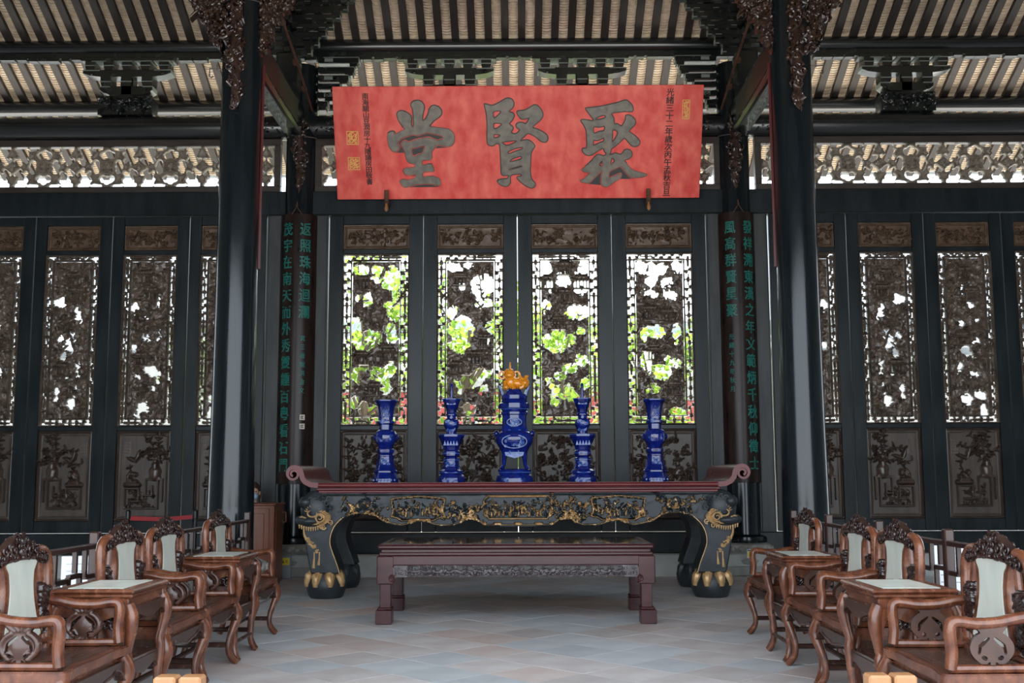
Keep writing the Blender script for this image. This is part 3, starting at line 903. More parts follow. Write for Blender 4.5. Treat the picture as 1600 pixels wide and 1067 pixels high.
for k in range(4):
    leaf_door(4.0 + 1.07 * k, 1.06, .742, 4 + (k + 1) % 3, 50 + k, False, True, '%s leaf rightward of the right front column' % ORD[k], mirror=True)

# ================================================================== COLUMNS, PILLARS, BRACKETS
def stone_base(parent, r=.36, top=.43, sq=.40):
    q = MB()
    q.box(-sq, sq, -sq, sq, 0, .13, b=.015)
    q.lathe([(r * .92, .13), (r, .16), (r * 1.02, .2), (r * .93, .24), (r * .86, .26), (r * .88, .28), (r * 1.0, .32), (r * 1.03, .36), (r * .98, .40), (r * .80, top)], 32)
    for i in range(20):
        a = 2 * PI * i / 20; q.blob((r * .98 * math.cos(a), r * .98 * math.sin(a), .35), (.045, .045, .04), 8)
    return q.build('stone_base', ['stone'], parent)
FX = {-1: -3.115, 1: 3.09}
for sx, nm in ((-1, 'left'), (1, 'right')):
    t = thing('front_column', 'tall glossy black round column in front, on the %s' % nm, 'column', (FX[sx], 12.0, 0))
    q = MB(); q.lathe([(.275, .43), (.275, .50), (.252, .53), (.250, 1.0), (.236, 2.0), (.228, 3.2), (.224, 4.5), (.224, 6.0), (.222, 7.0), (.215, 8.7)], 40)
    q.build('shaft', ['column_lacquer'], t)
    stone_base(t, .40, .43, .44)
    q = MB(); q.tube([(.231 * math.cos(2 * PI * i / 30), .231 * math.sin(2 * PI * i / 30), 6.66 + .03 * math.sin(2 * PI * i / 30)) for i in range(30)], .007, 5, closed=True)
    q.build('wire_band', ['iron'], t)
    # hook for a lantern
    q = MB(); q.tube([(sx * .20, -.12, 5.85), (sx * .33, -.15, 5.85), (sx * .33, -.15, 5.76), (sx * .31, -.15, 5.74), (sx * .29, -.15, 5.765)], .009, 6); q.tube([(sx * .25, -.14, 5.9), (sx * .25, -.14, 5.83)], .008, 5)
    q.build('lantern_hook', ['iron'], t)
    # red inner board hugging the column's inner and rear side
    b = MB(); pts = []
    for z in (3.6, 5.95):
        for r_ in (.226, .250):
            for i in range(13):
                a = R(4 + 140 * i / 12); rr = r_
                pts.append((-sx * rr * math.cos(a), rr * math.sin(a), z))
    fs = []
    for i in range(12):
        fs += [(13 + i, 14 + i, 40 + i, 39 + i), (i, 26 + i, 27 + i, 1 + i), (i, i + 1, 14 + i, 13 + i), (26 + i, 39 + i, 40 + i, 27 + i)]
    fs += [(0, 13, 39, 26), (12, 38, 51, 25)]
    b.add(pts, fs)
    o = b.build('couplet_board', ['board_red'])
    o.location = (FX[sx], 12.0, 0)
    tag(o, 'red lacquered curved board on the inner side of the %s front column' % nm, 'board')

def carved_wedge(name, x, y, z, w, h, seed, mirror, label, sx):
    """openwork corner bracket below a beam: deep at the column, running out along the beam"""
    rg = random.Random(seed); c = Carve(w, h, .0095)
    edge = c.X - w + (c.Z / h) ** 1.25 * w * .98
    tri = edge + .05 * np.sin(c.Z * 30) * .6
    # column side is x = w
    c.F = np.minimum(tri, .5) - .02 - np.clip(c.noise(.06, seed, 2), 0, 1) * .05
    c.H = .02 + .03 * np.clip(c.noise(.07, seed + 1, 3), 0, 1)
    for _ in range(int(330 * w * h / .6)):
        px, pz = rg.uniform(0, w), rg.uniform(0, h)
        if px < w - (pz / h) ** 1.25 * w * .98 - .01: continue
        s_ = rg.uniform(.03, .065); hh = rg.uniform(.035, .08); t = rg.random()
        if t < .45: c.curl(px, pz, s_, rg.uniform(0, 6), rg.choice((-1, 1)), 1.2, s_ * .27, hh, k=7)
        elif t < .7: c.dot(px, pz, s_ * .55, hh)
        else: c.leaf(px, pz, s_ * 2.4, rg.uniform(0, 6), hh, s_ * .42, bend=1.)
    o = link(name, c.mesh(name, ['bracket_brown'], .05, back=True, mirror=mirror))
    o.location = (x, y, z)
    return tag(o, label, 'bracket')
def carved_pendant(name, x, y, z0, z1, w, dtop, seed, label):
    """openwork bracket seen end on, facing the hall: narrow, deeper towards the top"""
    rg = random.Random(seed); q = MB()
    n = int((z1 - z0) / .022)
    q.tube([(0, -.03, z0 + .06), (0, -.06, (z0 + z1) / 2), (0, -.1, z1)], [w * .2, w * .3, w * .36], 10)
    for i in range(n):
        t = i / n; z = z0 + (z1 - z0) * t
        ww = w * (.22 + .78 * min(1, t * 2.2)) * .5; dep = .05 + dtop * t ** 1.4
        for _ in range(2):
            yy = -rg.uniform(0, 1) ** .5 * dep; xx = rg.uniform(-ww, ww); s_ = rg.uniform(.024, .046)
            k = rg.random()
            if k < .35: q.blob((xx, yy, z), (s_ * .8, s_ * .8, s_ * rg.uniform(.6, 1.2)), 9)
            elif k < .8: q.curl((xx, yy - .01, z), s_ * 1.3, 1.2, s_ * .36, 'xz' if rg.random() < .6 else 'yz', rg.choice((-1, 1)), rg.uniform(0, 6), 6, 12)
            else: q.tube([(xx, yy, z), (xx + rg.uniform(-.04, .04), yy - .02, z - .04), (xx + rg.uniform(-.03, .03), yy, z - .085)], [s_ * .6, s_ * .6, s_ * .15], 6)
    for k in range(5):                                          # bud at the lower end
        a = 2 * PI * k / 5; q.tube([(0, -.03, z0 + .12), (.035 * math.cos(a), -.03 + .03 * math.sin(a), z0 + .07), (.008 * math.cos(a), -.03, z0)], [.03, .024, .005], 6)
    o = q.build(name, ['bracket_brown']); o.location = (x, y, 0)
    return tag(o, label, 'bracket')
for sx, nm in ((-1, 'left'), (1, 'right')):
    x = FX[sx]
    for side, lab in ((sx, 'outward'), (-sx, 'inward')):
        w, h = .55, .93
        if side < 0: carved_wedge('beam_bracket', x - .2 - w, 11.95, 5.98, w, h, 60, False, 'brown openwork beam bracket %s of the %s front column' % (lab, nm), sx)
        else: carved_wedge('beam_bracket', x + .2, 11.95, 5.98, w, h, 61, True, 'brown openwork beam bracket %s of the %s front column' % (lab, nm), sx)
    carved_pendant('hanging_bracket', x, 11.76, 5.36, 6.92, .23, .42, 70 + sx, 'long brown carved bracket hanging on the face of the %s front column' % nm)

# ---- rear pillars with couplet boards
PX = {-1: -3.03, 1: 3.02}
for sx, nm in ((-1, 'left'), (1, 'right')):
    t = thing('rear_pillar', 'black round pillar of the door wall behind the %s end of the altar table' % nm, 'pillar', (PX[sx], YW, 0))
    q = MB(); q.lathe([(.30, .42), (.31, .46), (.30, .50), (.235, .53), (.225, .58), (.222, 3.5), (.214, 5.5), (.21, 7.05)], 36)
    q.build('shaft', ['column_lacquer'], t)
    stone_base(t, .355, .43, .37)
    q = MB(); q.tube([(.218 * math.cos(2 * PI * i / 30), .218 * math.sin(2 * PI * i / 30), 6.02 + .03 * math.sin(2 * PI * i / 30)) for i in range(30)], .006, 5, closed=True)
    q.build('wire_band', ['iron'], t)
LEFT_A, LEFT_B = '茂宇在南天而外秀靈鍾百粵看石門', '返照珠海迴瀾'
RIGHT_A, RIGHT_B = '發祥溯東漢之年文範炳千秋仰徵士', '風高群賢星聚'
RB = .246
def curve_fn(p):
    a = p[0] / RB; rr = RB + .006 - p[1]
    return (rr * math.sin(a), -rr * math.cos(a), p[2])
for sx, nm in ((-1, 'left'), (1, 'right')):
    t = thing('couplet_board', 'dark brown curved couplet board with teal characters on the %s rear pillar' % nm, 'board', (PX[sx], YW, 0))
    b = MB(); z0, z1 = 1.215, 4.895; pts = []; n = 21
    for z in (z0, z1):
        for r_ in (RB - .018, RB + .006):
            for i in range(n):
                a = R(-86 + 172 * i / (n - 1)); pts.append((r_ * math.sin(a), -r_ * math.cos(a), z))
    fs = []
    for i in range(n - 1):
        fs += [(n + i, n + i + 1, 3 * n + i + 1, 3 * n + i), (i, 2 * n + i, 2 * n + i + 1, i + 1), (i, i + 1, n + i + 1, n + i), (2 * n + i, 3 * n + i, 3 * n + i + 1, 2 * n + i + 1)]
    fs += [(0, n, 3 * n, 2 * n), (n - 1, 3 * n - 1, 4 * n - 1, 2 * n - 1)]
    b.add(pts, fs); b.build('board', ['board_brown'], t)
    long_, short = (LEFT_A, LEFT_B) if sx < 0 else (RIGHT_A, RIGHT_B)
    xl, xs = (-.125, .125) if sx < 0 else (.125, -.125)
    for nm2, txt, x in (('long_column', long_, xl), ('short_column', short, xs)):
        for k, ch in enumerate(txt):
            q = MB(); put_glyph(q, ch, x, 4.68 - .2295 * k, .158, .19, .006, .016, fn=curve_fn); q.build('character', ['glyph_teal'], t)
    small = '寅三看說洪金文' if sx < 0 else '光緒十九年秋月'
    for k, ch in enumerate(small):
        q = MB(); put_glyph(q, ch, xs - .015, 3.17 - .118 * k, .075, .085, .004, .012, fn=curve_fn); q.build('small_character', ['glyph_teal'], t)
    if sx < 0:
        for zc in (2.10, 1.98):
            q = MB(); m0 = q.mark(); q.box(-.034, .034, -.006, 0, zc - .036, zc + .036)
            for i in range(m0, len(q.v)): q.v[i] = curve_fn((q.v[i][0] + xs, q.v[i][1], q.v[i][2]))
            for (a_, b_) in (((-.018, .016), (.018, .016)), ((-.018, -.016), (.018, -.016)), ((-.018, -.016), (-.018, .016)), ((0, -.016), (0, .016))):
                m0 = q.mark(); q.bar((a_[0], -.008, zc + a_[1]), (b_[0], -.008, zc + b_[1]), .008, .004, 1, up=(0, 1, 0))
                for i in range(m0, len(q.v)): q.v[i] = curve_fn((q.v[i][0] + xs, q.v[i][1], q.v[i][2]))
            q.build('seal', ['paper', 'glyph_dark'], t)
    q = MB()
    q.tube([(-.07, -.245, 4.88), (0, -.255, 4.99), (.07, -.245, 4.88)], .008, 6); q.tube([(0, -.255, 4.98), (0, -.23, 5.06)], .008, 6)
    q.blob((0, -.25, 5.0), .016, 6)
    q.build('hanger', ['rust'], t)
    carved_pendant('hanging_bracket', PX[sx] - sx * .03, 14.79, 5.26, 6.22, .17, .16, 80 + sx, 'slim brown carved bracket hanging on the face of the %s rear pillar' % nm)

# ---- tie beams from front column to rear pillar
for sx, nm in ((-1, 'left'), (1, 'right')):
    x = (FX[sx] + PX[sx]) / 2
    t = thing('painted_tie_beam', 'tie beam painted red and green from the %s front column to the rear pillar' % nm, 'beam', (x, 12.0, 0))
    q = MB(); q.box(-.115, .115, .18, 2.85, 5.97, 6.40, 0, b=.03)
    q.build('beam', ['bracket_dark'], t)
    for mm, y0, y1 in (('beam_red', .26, 1.15), ('beam_green', 1.15, 2.3)):
        q = MB()
        for k in (-1, 1): q.box(min(k * .114, k * .123), max(k * .114, k * .123), y0, y1, 6.03, 6.33, b=.003)
        q.box(-.08, .08, y0, y1, 5.962, 5.972)
        q.build('painted_panel', [mm], t)
    rg = random.Random(4); c = Carve(1.7, .2, .01)
    c.rect(.01, .01, 1.69, .19, .012, .02)
    for k in range(16): c.curl(.08 + .1 * k, .1 + .02 * (-1) ** k, .055, rg.uniform(0, 6), (-1) ** k, 1.3, .009, .025); c.seg((.03 + .1 * k, .02), (.1 + .1 * k, .18), .008, .008, .02)
    def wf(V, sx=sx): return np.stack([-sx * (.03 - V[:, 1]), V[:, 0] + .24, V[:, 2] + 5.77], 1)
    link('fret_apron', c.mesh('fret_apron', ['bracket_edge'], .006, back=True, warp=wf), t)
    # rusty stay rod with a hook plate
    q = MB(); q.tube([(0, .25, 6.98), (-sx * .03, 1.5, 6.66), (-sx * .02, 2.8, 6.36)], .016, 6)
    for y_, z_ in ((.9, 6.83), (1.7, 6.63), (2.3, 6.49)): q.box(-.03, .03, y_ - .05, y_ + .05, z_ - .02, z_ + .03)
    o = q.build('stay_rod', ['rust']); o.location = (x - sx * .2, 12.0, 0)
    tag(o, 'rusty iron stay rod above the %s painted tie beam' % nm, 'rod')

# ---- bracket sets
def arm(q, hw, z0, z1, y0, y1, curve=.35, mi=0):
    """boat-shaped bracket arm along x"""
    h = z1 - z0
    poly = [(-hw, z1), (-hw, z0 + h * .55), (-hw * .86, z0 + h * .22), (-hw * .62, z0), (hw * .62, z0), (hw * .86, z0 + h * .22), (hw, z0 + h * .55), (hw, z1)]
    q.prism(poly, y0, y1, 'xz', mi)
    for s in (-1, 1):
        q.box(min(s * hw * .62, s * hw), max(s * hw * .62, s * hw), y0 - .004, y0 + .012, z1 - .014, z1, 1)
        q.box(min(s * hw * .99, s * hw * 1.008), max(s * hw * .99, s * hw * 1.008), y0, y1, z0 + h * .5, z1, 1)
        q.curl((s * hw * .80, y0 - .012, z0 + h * .5), h * .26, 1.2, .009, 'xz', s, 0, 5, 9)
def dou(q, x, z0, z1, y0, y1, w):
    q.prism([(x - w * .38, z0), (x + w * .38, z0), (x + w * .5, z0 + (z1 - z0) * .45), (x + w * .5, z1), (x - w * .5, z1), (x - w * .5, z0 + (z1 - z0) * .45)], y0, y1, 'xz', 0)
    q.box(x - w * .5, x + w * .5, y0 - .003, y0 + .006, z0 + (z1 - z0) * .42, z0 + (z1 - z0) * .52, 1)
BLK = Carve(.76, .27, .0095, True)
_rg = random.Random(8)
BLK.scatter(.04, .03, .72, .24, 90, .032, .05, _rg)
BLK_M = BLK.mesh('carved_block_front', ['bracket_dark'], .02)
def bracket_set(x, label):
    t = thing('bracket_set', label, 'bracket', (x, YW, 6.35), group=None)
    q = MB(); q.box(-.38, .38, -.12, .16, 0, .275, b=.03); q.build('carved_block', ['bracket_dark'], t)
    link('block_carving', BLK_M, t, (-.38, -.125, .003))
    q = MB(); arm(q, .37, .30, .42, -.10, .10); q.build('lower_arm', ['bracket_dark', 'bracket_edge'], t)
    q = MB(); q.box(-.09, .09, -.10, .10, .27, .56, b=.02); q.build('core', ['bracket_dark'], t)
    for xx in (-.29, 0, .29):
        q = MB(); dou(q, xx, .42, .56, -.11, .11, .15); q.build('bearing_block', ['bracket_dark', 'bracket_edge'], t)
    q = MB(); arm(q, .62, .56, .66, -.10, .10); q.build('upper_arm', ['bracket_dark', 'bracket_edge'], t)
    for xx in (-.52, -.26, 0, .26, .52):
        q = MB(); dou(q, xx, .66, .79, -.11, .11, .14); q.build('bearing_block', ['bracket_dark', 'bracket_edge'], t)
    q = MB(); q.box(-.66, .66, -.11, .11, .79, .845, 0, b=.008)
    for xx in (-.5, -.12, .15, .4): q.box(xx, xx + .2, -.115, .10, .775, .79, 1)
    q.build('cap_board', ['bracket_dark', 'bracket_edge'], t)
for x, lab in ((-.955, 'above the plaque, the left one'), (.915, 'above the plaque, the right one'), (-5.5, 'over the middle of the left bay'), (5.46, 'over the middle of the right bay')):
    bracket_set(x, 'dark tiered timber bracket set %s' % lab)
def stepped_bracket(x, y, z0, tiers, hw0, hw1, label):
    t = thing('stepped_bracket', label, 'bracket', (x, y, z0)); rg = random.Random(int(abs(x) * 100))
    h = .122
    q = MB(); q.box(-.14, .14, -.16, .16, -.46, 0, 0, b=.02); q.build('base_block', ['bracket_dark'], t)
    for k in range(tiers):
        f = k / (tiers - 1); hw = hw0 + (hw1 - hw0) * f; q = MB(); z = k * h
        q.box(-hw, hw, -.05, .05, z, z + h * .62, 0, b=.008)
        q.box(-.05, .05, -hw * .55, hw * .55, z, z + h * .62, 0, b=.008)
        n = 2 + k
        for i in range(n):
            xx = -hw + .04 + (2 * hw - .08) * i / (n - 1)
            q.box(xx - .045, xx + .045, -.09, .09, z + h * .6, z + h, 0, b=.006)
            if rg.random() < .7: q.box(xx - .04, xx + .04, -.094, -.088, z + h * .9, z + h * .97, 1)
        for s in (-1, 1):
            q.box(min(s * hw, s * (hw + .006)), max(s * hw, s * (hw + .006)), -.05, .05, z + .01, z + h * .5, 1)
            q.box(min(s * (hw - .05), s * hw), max(s * (hw - .05), s * hw), -.056, -.05, z + .002, z + .014, 1)
        q.build('tier', ['bracket_dark', 'bracket_edge'], t)
def corner_bracket(x, sx, label):
    """stepped quarter bracket from the pillar out along the purlin"""
    t = thing('corner_bracket', label, 'bracket', (x, YW - .02, 0))
    zs = [7.18, 7.04, 6.92, 6.80, 6.67, 6.54]; ws = [.58, .52, .44, .32, .24, .15]
    for k, (z, w) in enumerate(zip(zs, ws)):
        q = MB(); q.box(min(0, sx * w), max(0, sx * w), -.08, .08, z - .085, z, 0, b=.008)
        q.box(min(sx * (w - .13), sx * (w - .02)), max(sx * (w - .13), sx * (w - .02)), -.075, .075, z - .13, z - .08, 0, b=.008)
        q.box(min(sx * w, sx * (w + .006)), max(sx * w, sx * (w + .006)), -.08, .08, z - .075, z - .01, 1)
        q.box(min(sx * .08, sx * w), max(sx * .08, sx * w), -.086, -.08, z - .012, z - .002, 1)
        q.curl((sx * (w * .6), -.09, z - .05), .03, 1.2, .009, 'xz', sx, 0, 5, 9)
        if k % 2 == 0: q.box(min(sx * .1, sx * .22), max(sx * .1, sx * .22), -.084, -.08, z - .07, z - .02, 1)
        q.build('tier', ['bracket_dark', 'bracket_edge'], t)
for sx, nm in ((-1, 'left'), (1, 'right')):
    stepped_bracket(PX[sx], 14.05, 6.86, 7, .30, .86, 'dark stepped many-tiered bracket standing on the %s painted tie beam' % nm)
    corner_bracket(PX[sx] - sx * .216, -sx, 'dark stepped corner bracket on the inner side of the %s rear pillar' % nm)
    corner_bracket(PX[sx] + sx * .216, sx, 'dark stepped corner bracket on the outer side of the %s rear pillar' % nm)

# ================================================================== RED PLAQUE
PW, PH = 4.98, 1.518
plaque = thing('name_plaque', 'large red plaque with three bronze characters leaning out above the doors', 'plaque', (.008, 14.80, 5.096))
plaque.rotation_euler.x = math.atan2(.6, 1.394)
q = MB(); q.box(-PW / 2, PW / 2, 0, .05, 0, PH, b=.006); q.build('board', ['plaque_red'], plaque)
def on_plaque(px, py):
    """photo pixel on the plaque -> position on its face"""
    yT = 137 - 6 * (px - 519) / 581; yB = 312 - 3 * (px - 527) / 566
    v = (yB - py) / (yB - yT); xl = 527 - 8 * v; xr = 1093 + 7 * v
    return ((px - xl) / (xr - xl) - .5) * PW, v * PH
BIG = {
 '堂': ((590, 140), [[(205,250),(230,222),(275,222),(320,245),(352,275),(355,310),(352,350),(362,385),(375,385),(378,330),(375,270),(370,210),(352,165),(365,130),(405,113),(450,120),(480,150),(490,190),(478,240),(470,290),(477,322),(500,300),(530,250),(540,205),(565,172),(600,163),(640,180),(668,215),(668,255),(640,285),(590,320),(555,360),(548,380),(600,385),(680,392),(740,402),(780,430),(802,470),(806,520),(790,565),(755,588),(700,583),(640,572),(610,585),(570,640),(565,665),(572,690),(560,720),(540,730),(475,730),(470,775),(540,770),(570,775),(590,825),(588,845),(560,850),(490,850),(477,870),(475,900),(540,898),(600,900),(640,920),(658,955),(655,990),(635,1003),(590,985),(520,978),(430,985),(350,1000),(290,1018),(255,995),(230,950),(260,932),(330,935),(385,915),(400,895),(395,880),(330,888),(290,880),(268,845),(280,815),(320,808),(385,800),(385,770),(340,762),(305,730),(290,670),(270,610),(245,565),(265,540),(290,525),(330,540),(400,515),(480,497),(540,492),(590,510),(625,522),(670,508),(685,495),(670,475),(630,465),(560,450),(520,445),(470,458),(425,472),(370,465),(300,485),(240,515),(212,550),(225,575),(230,600),(215,630),(180,645),(150,630),(122,590),(108,530),(103,480),(115,445),(150,428),(178,438),(178,462),(230,435),(278,412),(270,390),(235,340),(215,300)],
   [(352,612),(400,600),(490,580),(480,630),(465,660),(420,672),(370,688)]]),
 '賢': ((740, 140), [[(115,150),(150,152),(195,162),(250,140),(320,100),(360,85),(400,97),(420,130),(415,175),(372,222),(415,240),(425,270),(405,310),(375,350),(405,375),(412,400),(395,435),(420,452),(455,445),(482,410),(450,385),(447,355),(470,338),(510,335),(545,348),(570,315),(583,285),(545,295),(500,298),(470,265),(455,230),(470,215),(530,208),(580,185),(630,155),(665,160),(700,195),(722,235),(718,280),(680,325),(615,383),(660,400),(720,430),(765,465),(775,505),(755,535),(710,530),(660,490),(610,460),(565,447),(530,480),(485,525),(540,515),(580,520),(615,545),(637,580),(615,620),(600,660),(595,740),(592,820),(597,890),(610,935),(640,970),(640,1000),(610,1020),(560,1005),(510,970),(465,930),(460,905),(500,895),(495,875),(440,873),(390,888),(380,920),(383,965),(360,995),(330,1003),(280,985),(252,955),(262,935),(310,925),(355,920),(370,888),(320,888),(292,870),(288,800),(285,700),(282,640),(272,560),(235,555),(205,575),(170,572),(147,550),(143,480),(145,380),(140,280),(130,210)],
   [(210,225),(285,217),(265,255),(215,290)], [(215,345),(295,347),(270,380),(217,403)], [(217,457),(278,465),(265,483),(217,497)],
   [(300,540),(360,530),(430,520),(450,530),(400,560),(350,575),(325,565)], [(362,638),(430,605),(505,590),(510,610),(440,635),(370,662)],
   [(375,745),(410,710),(490,685),(503,695),(495,715),(430,735)], [(375,820),(440,800),(495,785),(503,797),(440,815),(380,828)]]),
 '聚': ((890, 140), [[(172,195),(190,182),(300,170),(420,145),(520,120),(585,100),(625,125),(655,160),(655,215),(580,215),(500,225),(435,238),(460,285),(468,345),(500,345),(540,368),(570,330),(585,290),(590,258),(630,258),(670,285),(685,315),(680,350),(640,395),(622,425),(670,460),(715,500),(732,535),(720,565),(690,580),(650,572),(610,530),(572,492),(530,530),(480,575),(437,605),(430,640),(415,665),(440,665),(480,650),(530,665),(560,640),(580,615),(620,615),(650,645),(645,685),(610,712),(572,725),(600,765),(660,825),(730,850),(800,868),(805,885),(760,905),(690,912),(645,912),(600,870),(560,820),(530,792),(480,815),(422,845),(412,905),(480,885),(530,865),(538,880),(525,920),(470,955),(410,1000),(375,1010),(340,995),(328,960),(332,900),(340,840),(300,870),(250,920),(210,965),(170,970),(125,955),(108,940),(150,920),(190,880),(215,855),(165,855),(135,840),(125,825),(180,780),(240,720),(285,672),(320,670),(357,680),(385,660),(362,630),(352,600),(290,630),(230,670),(185,672),(145,645),(133,615),(145,600),(178,595),(180,500),(175,420),(150,360),(122,320),(130,305),(170,305),(240,315),(250,303),(215,255)],
   [(268,303),(300,275),(350,257),(377,265),(365,287),(310,300)], [(253,378),(310,380),(365,370),(360,415),(310,425),(255,445)], [(252,515),(300,517),(357,490),(355,525),(310,545),(250,570)],
   [(450,410),(485,412),(503,440),(475,500),(443,533),(447,470)], [(310,768),(340,732),(343,790),(320,782)], [(440,700),(470,728),(455,755),(430,765)]])}
def fill_outline(loops, extrude, bevel, offset):
    c = bpy.data.curves.new('outline', 'CURVE'); c.dimensions = '2D'; c.fill_mode = 'BOTH'; c.extrude = extrude; c.bevel_depth = bevel; c.bevel_resolution = 1; c.offset = offset
    for lp in loops:
        sp = c.splines.new('POLY'); sp.points.add(len(lp) - 1); sp.use_cyclic_u = True
        for p, xy in zip(sp.points, lp): p.co = (xy[0], xy[1], 0, 1)
    o = bpy.data.objects.new('outline', c); COL.objects.link(o)
    m = bpy.data.meshes.new_from_object(o.evaluated_get(bpy.context.evaluated_depsgraph_get()))
    v = np.zeros(len(m.vertices) * 3); m.vertices.foreach_get('co', v); v = v.reshape(-1, 3)
    f = [tuple(p.vertices) for p in m.polygons]
    bpy.data.objects.remove(o); bpy.data.curves.remove(c); bpy.data.meshes.remove(m)
    return v, f
for ch in BIG:
    (ox, oy), loops = BIG[ch]
    L_ = [catmull([on_plaque(ox + a / 6.671, oy + b / 6.671) for a, b in lp], 3, True) for lp in loops]
    v, f = fill_outline(L_, .003, .007, -.006)
    q = MB(); q.add([(p[0], -p[2] - .012, p[1]) for p in v], f); o = q.build('character', ['glyph_bronze'], plaque); o['label'] = 'raised bronze character ' + ch
    v, f = fill_outline(L_, .003, 0, .010)
    q = MB(); q.add([(p[0], -p[2] - .004, p[1]) for p in v], f); q.build('character_outline', ['glyph_dark'], o)
for k, ch in enumerate('光緒三十二年歲次丙午孟秋吉旦'):
    x, z = on_plaque(1047.5 - .46 * k, 142.5 + 12.15 * k); q = MB(); put_glyph(q, ch, x, z, .110, .108, .006, .014); q.build('small_character', ['glyph_dark'], plaque)
for k, ch in enumerate('南海關山豆潤房十九隱議房田敬書'):
    x, z = on_plaque(571 + .45 * k, 151 + 9.45 * k); q = MB(); put_glyph(q, ch, x, z, .094, .088, .006, .014); q.build('small_character', ['glyph_dark'], plaque)
rg = random.Random(12)
for (px, py, w, h) in ((551, 215, .165, .185), (553, 255, .165, .175), (1072, 169, .105, .26)):
    x, z = on_plaque(px, py); c = Carve(w, h, .0045)
    c.rect(.006, .006, w - .006, h - .006, .005, .006)
    nx_, nz_ = 3 if w > .12 else 2, 4
    for i in range(nx_):
        for j in range(nz_):
            x0, z0 = .02 + (w - .04) * i / nx_, .02 + (h - .04) * j / nz_; dx, dz = (w - .04) / nx_, (h - .04) / nz_
            c.seg((x0 + dx * .1, z0 + dz * rg.random()), (x0 + dx * .9, z0 + dz * rg.random()), .0065, .0065, .006)
            c.seg((x0 + dx * rg.random(), z0 + dz * .05), (x0 + dx * rg.random(), z0 + dz * .95), .0065, .0065, .006)
    link('seal', c.mesh('seal', ['seal_gold'], 0), plaque, (x - w / 2, -.002, z - h / 2))
for px, lab in ((606, 'left'), (1013, 'right')):
    x = on_plaque(px, 310)[0]
    t = thing('plaque_peg', 'small wooden peg holding the lower edge of the red plaque, %s one' % lab, 'peg', (x, 14.80, 5.05))
    q = MB(); q.box(-.03, .03, -.125, -.10, -.03, .15, b=.008); q.box(-.03, .03, -.125, .10, -.045, -.008, b=.008); q.build('bracket', ['rust'], t)
    q = MB(); q.lathe([(.012, -.15), (.028, -.13), (.03, -.10), (.018, -.07), (.016, -.04)], 10, (0, -.11, 0)); q.build('knob', ['honey_wood'], t)

# ================================================================== ALTAR TABLE
AX, AY = -.01, 12.0
altar = thing('altar_table', 'long black and gilt altar table with a red scroll-ended top', 'altar table', (AX, AY, 0))
def ribbon(q, pts, th, y0, y1, mi=0):
    vs = []; n = len(pts)
    for i, p in enumerate(pts):
        a, b = pts[max(i - 1, 0)], pts[min(i + 1, n - 1)]
        t = Vector((b[0] - a[0], b[1] - a[1])).normalized(); nx_, nz_ = -t.y, t.x
        h = (th[i] if isinstance(th, list) else th) / 2
        for s, y in ((1, y0), (-1, y0), (-1, y1), (1, y1)): vs.append((p[0] + s * nx_ * h, y, p[1] + s * nz_ * h))
    fs = []
    for i in range(n - 1):
        for j in range(4): fs.append((i * 4 + j, i * 4 + (j + 1) % 4, i * 4 + 4 + (j + 1) % 4, i * 4 + 4 + j))
    fs += [(0, 3, 2, 1), tuple((n - 1) * 4 + j for j in range(4))]
    q.add(vs, [f[::-1] for f in fs], mi)
half = [(2.05, 1.212), (2.17, 1.213), (2.25, 1.222), (2.305, 1.250), (2.335, 1.29), (2.347, 1.335)]
for i in range(1, 31):
    t = i / 30; a = PI - t * 1.7 * 2 * PI; r_ = .085 * (1 - .75 * t)
    half.append((2.432 + r_ * math.cos(a), 1.335 + r_ * math.sin(a)))
path = [(-x, z) for x, z in half[::-1]] + [(-1, 1.212), (0, 1.212), (1, 1.212)] + half
ths = []
for x, z in path:
    ths.append(.055)
for i in range(31):
    w = .055 - .03 * min(1, i / 12); ths[len(ths) - 31 + i] = w; ths[30 - i] = w
q = MB(); ribbon(q, path, ths, 0, 1.65)
q.tube([(-2.16, .0, 1.212), (2.16, .0, 1.212)], .026, 10)
q.build('scroll_top', ['altar_red'], altar)
q = MB(); q.box(-2.19, 2.19, .025, 1.62, 1.158, 1.186, b=.008); q.box(-2.17, 2.17, .04, 1.61, 1.128, 1.162, b=.01); q.build('moulding', ['altar_red'], altar)
q = MB(); q.box(-2.1, 2.1, .12, 1.56, .96, 1.13); q.build('carcass', ['altar_black'], altar)
